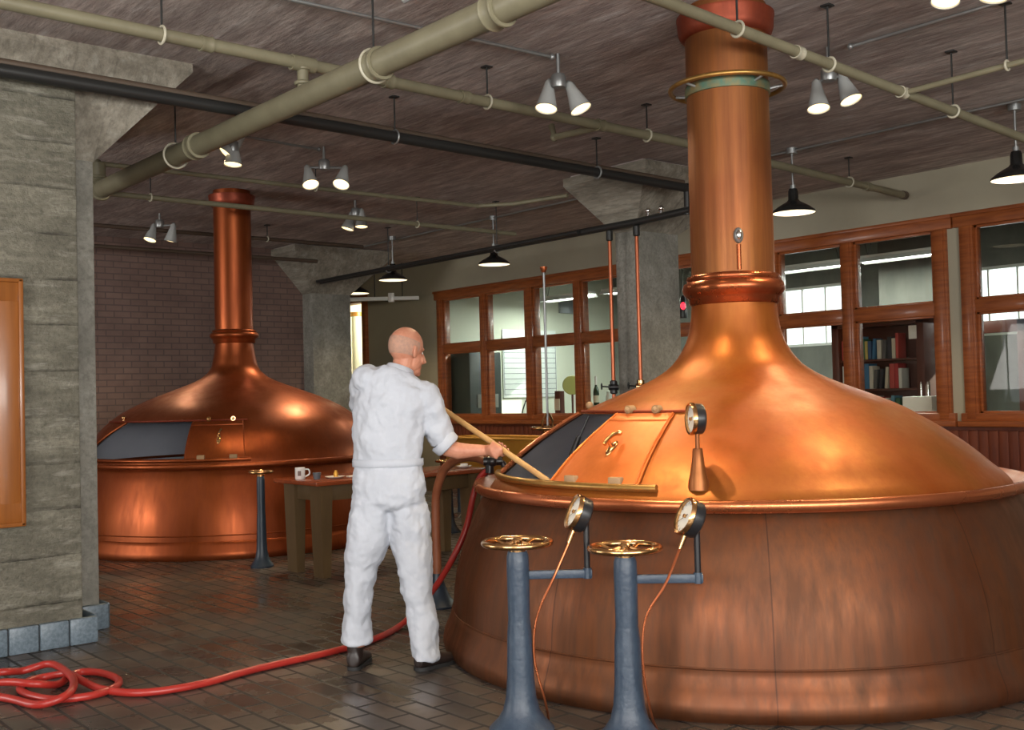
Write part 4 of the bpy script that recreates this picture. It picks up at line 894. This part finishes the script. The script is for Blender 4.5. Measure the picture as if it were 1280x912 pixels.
MB().lathe([(0, -.02), (.135, -.02), (.145, 0), (.135, .02), (0, .02)], (0, .03, .52), (-.7, -.7, 0), 32).build('disc', M['plaque'], dp)
MB().cyl((0, .03, .0), (0, .03, .42), .016).lathe([(0, 0), (.09, 0), (.09, .02), (0, .02)], n=20).build('foot', M['dark_wood'], dp)
ex = empty('red_canister', (11.02, 11.9, 1.0)); tag(ex, 'small brown and red dispenser beside the round olive dial', 'dispenser')
MB().bbox((-.05, -.06, 0), (.05, .06, .44), .012).build('canister_body', M['dark_wood'], ex)
MB().bbox((-.06, -.055, .15), (-.045, .055, .32), .004).build('paper_label', M['label_pap'], ex)
MB().bbox((-.06, -.055, .03), (-.045, .055, .10), .004).build('red_label', M['ext_red'], ex)
for k, (y, dz, lb) in enumerate(((12.25, 0, 'stack of white papers on the office counter under the ruled board'), (13.2, 0, 'sheaf of white papers at the left end of the office counter'))):
    mb = MB()
    for q in range(4): mb.box((-.11, -.16, .004 * q), (.11, .16, .004 * q + .0035), rot=Matrix.Rotation(.25 * q * (-1) ** q, 3, 'Z'))
    o = mb.build('paper_stack', M['paper'], smooth=False); o.location = (10.95, y, 1.0); tag(o, lb, 'papers')
item(MB().tube(spline([(0, 0, 0), (0, .02, .12), (.02, -.05, .3), (.05, -.1, .42)], 5), .010, 8).lathe([(0, 0), (.06, 0), (.06, .015), (0, .015)], n=18), 'desk_lamp', M['black'], (11.0, 12.72, 1.0), 'thin black desk lamp on the counter against the sunlit wall', 'desk lamp')
item(MB().bbox((-.17, -.03, -.13), (.17, 0, .13), .01), 'wall_speaker', M['grey_metal'], (13.35, 14.2, 2.97), 'grey square speaker high on the office end wall', 'speaker')
sg = empty('hanging_red_lamp', (10.95, 9.38, 2.35)); tag(sg, 'small black lantern with a red light hanging beside the column', 'lantern')
MB().lathe([(0, 0), (.05, 0), (.055, .03), (.04, .26), (.02, .30), (0, .30)], n=16).cyl((0, 0, .3), (0, 0, H - 2.35), .005, n=6).build('lantern_body', M['black'], sg)
MB().ball((-.035, -.03, .16), (.035, .035, .05)).build('red_light', M['sign_red'], sg)
# bookcase beyond the right-hand window
bk = empty('bookcase', (12.05, 7.15, 0)); tag(bk, 'dark red wood bookcase full of books behind the lower right window pane', 'bookcase')
MB().bbox((-.16, -.62, 0), (.16, -.52, 2.22), .005).bbox((-.16, .52, 0), (.16, .62, 2.22), .005).bbox((-.16, -.62, 2.12), (.16, .62, 2.24), .005).bbox((.13, -.55, 0), (.16, .55, 2.2), .003).build('carcass', M['dark_wood'], bk)
SH = (.55, 1.0, 1.36, 1.72)
for z in SH: MB().bbox((-.14, -.53, z - .025), (.13, .53, z), .003).build('shelf', M['dark_wood'], bk)
bc = [(.40, .03, .03), (.05, .10, .20), (.55, .50, .40), (.04, .12, .06), (.10, .10, .10), (.62, .60, .55), (.05, .16, .30), (.45, .06, .05), (.50, .40, .12), (.03, .03, .04), (.12, .30, .42), (.60, .56, .48)]
bn = ['red', 'navy', 'cream', 'green', 'charcoal', 'white', 'blue', 'scarlet', 'mustard', 'black', 'light blue', 'ivory']
BM = [mat('book_' + n.replace(' ', '_'), c, .6) for n, c in zip(bn, bc)]
for si, z in enumerate((1.0, 1.36, 1.72)):
    y = .50; k = si * 5; j = 0
    while y > -.34 and j < 13:
        th = random.uniform(.035, .07); hh = random.uniform(.22, .31); dd = random.uniform(.16, .2)
        c = (k * 5 + 3 + si) % 12
        ro = .0 if random.random() < .75 or j == 0 else .09
        o = empty('book', (12.05 - .12, 7.15 + y - th, z)); o.rotation_euler = (ro, 0, 0)
        tag(o, '%s book on the %s shelf of the dark bookcase' % (bn[c], ('lower', 'middle', 'upper')[si]), 'book', '%s books on the %s shelf' % (bn[c], ('lower', 'middle', 'upper')[si]))
        MB().bbox((0, 0, 0), (dd, .004, hh), .001).bbox((0, th - .004, 0), (dd, th, hh), .001).bbox((0, 0, 0), (.005, th, hh), .002).build('cover', BM[c], o)
        MB().box((.006, .0045, .004), (dd - .005, th - .0045, hh - .005)).build('pages', M['paper'], o, smooth=False)
        y -= th + .004 + (.03 if ro else 0); k += 1; j += 1
item(MB().bbox((-.012, -.05, -.08), (0, .05, .08), .004), 'paper_notice', M['paper'], (11.885, 6.66, 2.02), 'white card taped to the bookcase frame', 'card')
# office column and doors
struct('trim_3', MB().bbox((13.0, 6.85, 0), (13.6, 7.75, H), .01), M['office_dark'], smooth=True, label='square concrete post inside the office')
dd_ = empty('door_2', (12.9, 6.2, 0)); dd_['kind'] = 'structure'; dd_['label'] = 'dark red wood glazed door inside the office at right'
MB().bbox((0, -.45, 0), (.05, -.30, 2.15), .006).bbox((0, .22, 0), (.05, .45, 2.15), .006).bbox((0, -.45, 2.0), (.05, .45, 2.15), .006).bbox((0, -.45, 0), (.05, .45, .5), .006).build('door_frame', M['dark_wood'], dd_)
MB().box((.02, -.31, .5), (.026, .23, 2.0)).build('door_glass', M['glass'], dd_, smooth=False)
item(MB().bbox((0, -.22, -.30), (.03, .22, .30), .006).bbox((-.004, -.16, -.23), (.004, .16, .23), .003), 'framed_picture', M['dark_cab'], (12.9, 5.5, 1.55), 'dark framed picture inside the office at the right edge', 'picture')
tk = empty('storage_bin', (11.0, 6.05, 0)); tag(tk, 'white carton on a stand behind the lower right pane', 'box')
MB().bbox((-.2, -.18, 0), (.2, .18, 1.1), .008).build('stand_base', M['office_grey'], tk); MB().bbox((-.17, -.17, 1.1), (.17, .17, 1.27), .008).build('carton', M['paper'], tk)
for k, (x, y) in enumerate(((.02, .05), (-.03, -.06), (.06, -.02))): item(MB().lathe([(0, 0), (.012, 0), (.012, .12), (.006, .16), (0, .16)], n=10), 'slim_bottle', M['chrome'], (11.0 + x, 6.05 + y, 1.27), 'slim silver bottle standing on the white carton', 'bottle', 'slim bottles on the carton')
# sight glass in the corner doorway
sgx = empty('glass_cylinder', (11.3, 17.95, 0)); tag(sgx, 'tall glass cylinder with metal fittings inside the corner doorway', 'glass cylinder')
MB().lathe([(.10, 1.75), (.10, 3.0)], n=28).lathe([(.09, 1.75), (.09, 3.0)], n=28).build('glass_tube', M['clear_pl'], sgx)
MB().lathe([(0, 1.66), (.12, 1.66), (.12, 1.75), (0, 1.75)], n=24).lathe([(0, 3.0), (.12, 3.0), (.12, 3.08), (0, 3.08)], n=24).build('end_fitting', M['bronze_bar'], sgx)
MB().tube(spline([(0, 0, 1.68), (0, 0, 1.5), (.1, 0, 1.42), (.1, 0, 1.2)], 5), .03).cyl((0, 0, 0), (0, 0, 1.3), .04).build('valve_pipe', M['black'], sgx)
wt = empty('hanging_light_tray', (9.79, 14.8, 3.02)); tag(wt, 'white tray hung across the far corner in front of the doorway', 'light tray')
rz = math.atan2(-.8, 1.02); Q = Matrix.Rotation(rz, 3, 'Z')
MB().bbox((-.62, -.05, -.03), (.62, .05, .03), .006, rot=Q, piv=(0, 0, 0)).build('tray', M['white_paint'], wt)
MB().bbox((.12, -.07, -.06), (.22, .07, .09), .01, rot=Q, piv=(0, 0, 0)).build('control_box', M['ceramic'], wt)
for k in (-.55, -.1, .35): MB().cyl(Q @ V(k, 0, .02), Q @ V(k, 0, H - 3.02), .008, n=8).build('hanger_rod', M['black'], wt)

# ------------------------------------------------------------------ the man
LO = V(3.12, 4.74, 0); LL = V(.8353, -.5498, 0); LD = V(.5498, .8353, 0)
def P(l, d, z): return LO + LL * l + LD * d + V(0, 0, z)
def D(l, d, z): return LL * l + LD * d + V(0, 0, z)
PU = V(3.517, 4.838, 1.375); PB = V(3.66, 4.04, .955); PDIR = (PB - PU).normalized()
pole = MB().tube([PU - PDIR * .10, PU, PB, PB + PDIR * .55], .0155, 14)
po = pole.build('stirring_pole', M['pole_wood']); tag(po, 'long pale wooden pole held by the man and dipping into the open hatch', 'pole')
MB().ball(PU - PDIR * .10, .0165).build('rounded_end', M['pole_wood'], po)
HR = PU + (PB - PU) * .60       # right hand on the pole
HL = PU + (PB - PU) * .05       # left hand

def hand(mb, c, wrist, back):
    """a fist closed round the pole at c; wrist = where the forearm ends; back = direction from pole to the knuckle side"""
    ax = PDIR; w = (V(wrist) - c); w = w - ax * w.dot(ax); e1 = w.normalized()       # from pole toward the wrist
    e2 = ax.cross(e1)
    if e2.dot(V(back)) < 0: e2 = -e2
    rp = .0155
    # palm: from the wrist to the pole on the back side
    pc = c + e1 * .035 + e2 * .026
    mb.rings([(V(wrist), ax, .030, .022), (V(wrist) * .6 + pc * .4, ax, .034, .022), (pc, ax, .043, .021), (c + e1 * .004 + e2 * .034, ax, .043, .016), (c - e1 * .008 + e2 * .033, ax, .040, .012)], 16)
    for i, o in enumerate((-.033, -.011, .011, .033)):
        L = (250, 275, 265, 235)[i]; pts = []
        for k in range(10):
            a = math.radians(75 - L * k / 9 * .95)
            r = rp + .0105 + (.006 if k == 0 else 0)
            pts.append(c + ax * (o + .002 * math.sin(k)) + (e1 * -math.sin(math.radians(90) - a) * -1 if False else e1 * math.cos(a) * r * (1 if k else 1)) + e2 * math.sin(a) * r)
        mb.tube(pts, [.0098, .0100, .0097, .0094, .0092, .0090, .0087, .0084, .0080, .0066], 8)
    tpts = [pc - ax * .03 * (1), c + e1 * .034 - ax * .052, c + e1 * .016 - e2 * .022 - ax * .058, c - e1 * .008 - e2 * .027 - ax * .050]
    mb.tube(spline(tpts, 4), [.0135] * 4 + [.012] * 4 + [.0105] * 4 + [.008], 8)

fdir = V(D(.76, .60, -.22)).normalized(); HC = P(.148, .035, 1.648)
fs_ = fdir.cross(V(0, 0, 1)).normalized(); fu = fs_.cross(fdir)
HM = Matrix((fs_, fdir, fu)).transposed()
def hp_(x, y, z): return HC + HM @ V(x, y, z)
bd = MB()
bd.ball(hp_(0, -.018, .022), (.079, .099, .097), 24, 16, rot=HM); bd.ball(hp_(0, .03, -.045), (.063, .064, .075), 20, 12, rot=HM)
bd.ball(hp_(0, .052, -.095), (.042, .042, .034), 16, 10, rot=HM); bd.ball(hp_(0, .085, -.106), (.022, .018, .018), 12, 8, rot=HM)
bd.ball(hp_(0, .064, .018), (.052, .022, .016), 16, 8, rot=HM)                                                        # brow
bd.tube([hp_(0, .086, .014), hp_(0, .106, -.014), hp_(0, .122, -.036), hp_(0, .098, -.048)], [.009, .011, .0145, .011], 10)   # nose
for s in (-1, 1):
    bd.ball(hp_(s * .012, .100, -.041), (.009, .011, .008), 10, 6, rot=HM)
    bd.ball(hp_(s * .040, .060, -.040), (.024, .020, .024), 12, 8, rot=HM)                                            # cheek
    er = HM @ Matrix.Rotation(s * .35, 3, 'Z')
    bd.ball(hp_(s * .080, -.012, -.018), (.010, .021, .032), 12, 8, rot=er); bd.ball(hp_(s * .085, -.020, -.008), (.008, .014, .024), 12, 8, rot=er)
bd.tube([hp_(-.024, .085, -.074), hp_(0, .096, -.073), hp_(.024, .085, -.074)], [.006, .0085, .006], 8); bd.tube([hp_(-.02, .084, -.084), hp_(0, .093, -.084), hp_(.02, .084, -.084)], [.006, .0085, .006], 8)
bd.rings([(P(.085, .02, 1.42), LL, .10, .075), (P(.10, .02, 1.50), LL, .064, .060), (P(.118, .025, 1.555), LL, .057, .058), (P(.135, .03, 1.62), LL, .060, .064)], 20)
# trunk and legs under the clothes, one surface with head and arms
SV = D(.94, -.34, 0)
bd.rings([(P(.03, 0, .84), SV, .11, .06), (P(.03, 0, 1.0), SV, .13, .075), (P(.03, 0, 1.2), SV, .135, .08), (P(.06, .01, 1.36), SV, .155, .095), (P(.08, .015, 1.46), SV, .11, .07)], 20)
for a in ([(-.05, 0, .92, .065), (-.085, .01, .66, .065), (-.13, .01, .43, .05), (-.15, .03, .12, .042)], [(.10, 0, .92, .065), (.143, 0, .66, .068), (.165, -.02, .42, .055), (.212, -.05, .12, .042)]):
    bd.rings([(P(l, d, z), LL, r, r) for l, d, z, r in a], 14)
WR = P(.528, -.015, 1.112)
bd.rings([(P(.215, -.02, 1.42), LL, .06, .06), (P(.27, .0, 1.28), LL, .05, .05), (P(.318, .01, 1.165), D(0, 1, 0), .046, .044), (P(.345, .01, 1.128), D(0, 1, 0), .044, .046), (P(.40, .005, 1.112), D(0, 1, 0), .043, .045), (P(.46, -.005, 1.112), D(0, 1, 0), .036, .036), (WR, D(0, 1, 0), .027, .030)], 16)
bd.ball(WR, (.031, .029, .030)); bd.ball(WR + D(.022, 0, 0), (.032, .029, .030)); hand(bd, HR, WR + D(.02, 0, .0), V(0, 0, 1))
WL = HL + D(-.085, .03, -.02)
bd.rings([(P(-.06, .05, 1.49), LL, .055, .055), (P(-.09, .20, 1.36), LL, .048, .048), (P(-.06, .32, 1.27), LL, .042, .042), (P(.08, .36, 1.30), LL, .038, .038), (WL, D(0, 1, 0), .027, .03)], 16)
hand(bd, HL, WL, D(0, .4, 1))
man = empty('person', (3.12, 4.74, 0)); tag(man, 'bald man in white coveralls stirring the copper kettle with a wooden pole', 'person')
OFF = V(3.12, 4.74, 0)
def mpart(mb, n, m, vox=None, sm=0, parent=None, disp=None):
    for i, p in enumerate(mb.v): mb.v[i] = p - OFF
    o = mb.build(n, m, parent or man, ang=80)
    if vox:
        r = o.modifiers.new('remesh', 'REMESH'); r.mode = 'VOXEL'; r.voxel_size = vox; r.use_smooth_shade = True
        if sm: s = o.modifiers.new('smooth', 'SMOOTH'); s.iterations = sm; s.factor = .5
    if disp:
        for st, size in disp:
            tx = bpy.data.textures.new('folds', 'CLOUDS'); tx.noise_scale = size; tx.noise_depth = 2
            dm = o.modifiers.new('folds', 'DISPLACE'); dm.texture = tx; dm.strength = st; dm.mid_level = .5; dm.texture_coords = 'LOCAL'
    return o
mpart(bd, 'body', M['skin'], .0042, 3)
hr = MB(); vs = []; fs = []      # cropped hair: band round the back and sides of the head
for i in range(9):
    for j in range(25):
        az = math.radians(-200 + 220 * j / 24); el = math.radians(-36 + (46 + 10 * math.sin(math.radians(7.5 * j))) * i / 8)
        vs.append(hp_(.0808 * math.cos(el) * math.cos(az), -.018 + .1008 * math.cos(el) * math.sin(az), .022 + .0988 * math.sin(el)))
for i in range(8):
    for j in range(24): fs.append((i * 25 + j, i * 25 + j + 1, (i + 1) * 25 + j + 1, (i + 1) * 25 + j))
hr.add(vs, fs); mpart(hr, 'cropped_hair', M['stubble'])
for s in (-1, 1):
    e = MB().ball(hp_(s * .030, .066, -.003), .0115, 12, 8); mpart(e, 'eye', M['eye'])
    e = MB().ball(hp_(s * .030, .0765, -.003), (.005, .003, .005), 10, 6, rot=HM); mpart(e, 'iris', M['needle'])
# coveralls
cv = MB()
cv.rings([(P(.028, .0, .83), SV, .120, .10), (P(.03, -.005, .87), SV, .186, .136), (P(.03, -.008, .94), SV, .194, .140), (P(.03, 0, 1.02), SV, .186, .132), (P(.03, .0, 1.09), SV, .182, .126), (P(.032, .0, 1.18), SV, .186, .130), (P(.04, 0, 1.28), SV, .198, .138), (P(.055, .005, 1.37), SV + V(0, 0, -.15), .205, .136), (P(.068, .01, 1.445), SV + V(0, 0, -.25), .192, .122), (P(.075, .015, 1.50), SV + V(0, 0, -.30), .150, .100), (P(.09, .02, 1.545), SV + V(0, 0, -.25), .088, .078)], 32)
cv.ball(P(-.070, .03, 1.495), (.078, .08, .078)); cv.ball(P(.225, -.02, 1.395), (.092, .092, .085))
cv.rings([(P(-.055, .03, 1.50), LL, .085, .085), (P(-.085, .10, 1.45), LL, .083, .083), (P(-.098, .20, 1.37), LL, .075, .075), (P(-.08, .27, 1.315), LL, .066, .066)], 20)
cv.rings([(P(.20, -.02, 1.42), D(0, 1, 0), .088, .088), (P(.245, -.015, 1.36), D(0, 1, 0), .090, .086), (P(.275, -.005, 1.28), D(0, 1, 0), .084, .080), (P(.302, .005, 1.205), D(0, 1, 0), .078, .074), (P(.322, .008, 1.16), D(0, 1, 0), .072, .068)], 20)
cv.rings([(P(-.045, .0, .87), SV, .105, .120), (P(-.063, .0, .78), SV, .116, .120), (P(-.085, .01, .66), SV, .110, .112), (P(-.115, .0, .53), SV, .086, .092), (P(-.132, 0, .43), SV, .074, .082), (P(-.145, .02, .28), SV, .075, .083), (P(-.150, .03, .135), SV, .079, .088)], 24)
cv.rings([(P(.108, .0, .87), SV, .105, .120), (P(.127, .0, .78), SV, .114, .122), (P(.145, .0, .66), SV, .110, .114), (P(.156, -.02, .53), SV, .092, .097), (P(.164, -.03, .42), SV, .084, .089), (P(.188, -.045, .27), SV, .076, .088), (P(.198, -.058, .14), SV, .071, .098), (P(.20, -.062, .055), D(.9, -.25, 0), .070, .104, D(-.1, 0, -1))], 24)
mpart(cv, 'coveralls', M['cotton'], .0075, 9, disp=[(.034, .13), (.016, .05)])
# rolled cuff, collar, waistband, back pocket
cu = MB(); ca = (P(.372, .008, 1.118) - P(.318, .008, 1.175)).normalized(); c0 = P(.322, .008, 1.165)
cu.rings([(c0 - ca * .012, D(0, 1, 0), .070, .066, ca), (c0 - ca * .008, D(0, 1, 0), .080, .076, ca), (c0 + ca * .036, D(0, 1, 0), .078, .073, ca), (c0 + ca * .042, D(0, 1, 0), .070, .064, ca), (c0 + ca * .030, D(0, 1, 0), .056, .054, ca)], 28, cap=False); mpart(cu, 'sleeve_cuff', M['cotton'], disp=[(.007, .03)])
cl_ = MB(); nt_ = D(.35, .12, 1).normalized(); c0 = P(.098, .022, 1.53)
cl_.rings([(c0 + nt_ * -.045, SV, .112, .092, nt_), (c0 + nt_ * -.04, SV, .117, .098, nt_), (c0, SV, .084, .082, nt_), (c0 + nt_ * .032, SV, .070, .074, nt_), (c0 + nt_ * .034, SV, .064, .068, nt_), (c0 + nt_ * -.01, SV, .064, .068, nt_)], 32, cap=False); mpart(cl_, 'collar', M['cotton'])
wb_ = MB(); wb_.rings([(P(.03, 0, 1.045), SV, .1865, .1305, (0, 0, 1)), (P(.03, 0, 1.047), SV, .191, .135, (0, 0, 1)), (P(.03, 0, 1.083), SV, .190, .134, (0, 0, 1)), (P(.03, 0, 1.085), SV, .1855, .1295, (0, 0, 1))], 40, cap=False); mpart(wb_, 'waistband', M['cotton'], disp=[(.008, .11)])
# ankle boots
def shoe(p, d, n='shoe'):
    d = V(d).normalized(); s = d.cross(V(0, 0, 1)); p = V(p); u = V(0, 0, 1)
    mb = MB(); mb.rings([(p - d * .075 + u * .05, s, .020, .030, d), (p - d * .068 + u * .055, s, .036, .046, d), (p - d * .03 + u * .060, s, .041, .052, d), (p + d * .03 + u * .052, s, .043, .044, d), (p + d * .09 + u * .040, s, .048, .032, d), (p + d * .14 + u * .034, s, .046, .026, d), (p + d * .18 + u * .030, s, .034, .020, d), (p + d * .195 + u * .028, s, .016, .012, d)], 20)
    mb.rings([(p - d * .02 + u * .06, s, .042, .052, u), (p - d * .025 + u * .12, s, .041, .050, u), (p - d * .025 + u * .17, s, .044, .052, u)], 20)
    so = mpart(mb, n, M['shoe'], .006, 3)
    mb = MB(); o = [(-.082, .0), (-.07, .032), (-.02, .038), (.04, .040), (.09, .048), (.14, .047), (.18, .034), (.20, .0)]; o = o + [(x, -y) for x, y in o[-2:0:-1]]; k = len(o)
    mb.add([p + d * x + s * y + u * z for z in (.001, .020) for x, y in o], [tuple(range(k))[::-1], tuple(range(k, 2 * k))] + [(i, (i + 1) % k, k + (i + 1) % k, k + i) for i in range(k)])
    mpart(mb, 'sole', M['sole'], parent=so)
shoe(P(-.155, .06, 0), D(.25, 1, 0)); shoe(P(.212, -.045, 0), D(.78, .62, 0))

# ------------------------------------------------------------------ light
def area(name, loc, tgt, sx, sy, e, col):
    A = bpy.data.lights.new(name, 'AREA'); A.shape = 'RECTANGLE'; A.size = sx; A.size_y = sy; A.energy = e; A.color = col
    o = bpy.data.objects.new(name, A); COL.objects.link(o); o.location = loc
    o.rotation_euler = (V(tgt) - V(loc)).to_track_quat('-Z', 'Y').to_euler(); return o
# added area lamps in place of daylight at unseen openings, tilted up at the ceiling
area('back_fill_lamp', (0, -4.95, 2.05), (0.3, 4, 13), 6.8, 2.2, 930, (1, .98, .93))
area('side_fill_lamp', (-5.95, 0, 2.05), (3, 1.0, 13), 4.8, 2.2, 640, (1, .98, .94))
area('far_side_fill_lamp', (-5.95, 10.5, 2.05), (3, 10, 10), 4.5, 2.2, 330, (1, .96, .9))  # extra lamp added to brighten the far wall and ceiling
# the photographer's own flash
L = bpy.data.lights.new('camera_flash', 'POINT'); L.energy = 190; L.color = (1, .98, .95); L.shadow_soft_size = .05
o = bpy.data.objects.new('camera_flash', L); COL.objects.link(o); o.location = (-.06, -.08, 1.53)
L = bpy.data.lights.new('utility_lamp', 'POINT'); L.energy = 130; L.color = (1, .90, .62); L.shadow_soft_size = .2
o = bpy.data.objects.new('utility_lamp', L); COL.objects.link(o); o.location = (11.5, 16.9, 3.2)
S = bpy.data.lights.new('sun', 'SUN'); S.energy = 14; S.angle = .01; S.color = (1, .96, .88)
o = bpy.data.objects.new('sun', S); COL.objects.link(o); o.rotation_euler = V(-2.4, 1.0, -1.4).to_track_quat('-Z', 'Y').to_euler()

w = bpy.data.worlds.new('world'); SC.world = w; w.use_nodes = True
bg = w.node_tree.nodes['Background']; bg.inputs[0].default_value = (.90, .96, 1, 1); bg.inputs[1].default_value = 2.2

# ------------------------------------------------------------------ camera
cam = bpy.data.cameras.new('camera'); co = bpy.data.objects.new('camera', cam); COL.objects.link(co)
cam.sensor_width = 36; cam.lens = 36 * 1350 / 1280; cam.clip_start = .05
co.matrix_world = Matrix(((.76259, .00165, -.64688, 0), (-.64638, -.03746, -.76210, 0), (-.02549, .99930, -.02750, 1.4), (0, 0, 0, 1)))
SC.camera = co
SC.view_settings.view_transform = 'Standard'; SC.view_settings.look = 'None'
SC.view_settings.exposure = 0.13; SC.view_settings.gamma = 1; SC.view_settings.use_curve_mapping = False
try: SC.cycles.use_denoising = True
except Exception: pass
SC.cycles.max_bounces = 8; SC.cycles.sample_clamp_indirect = 6; SC.cycles.caustics_reflective = False; SC.cycles.caustics_refractive = False
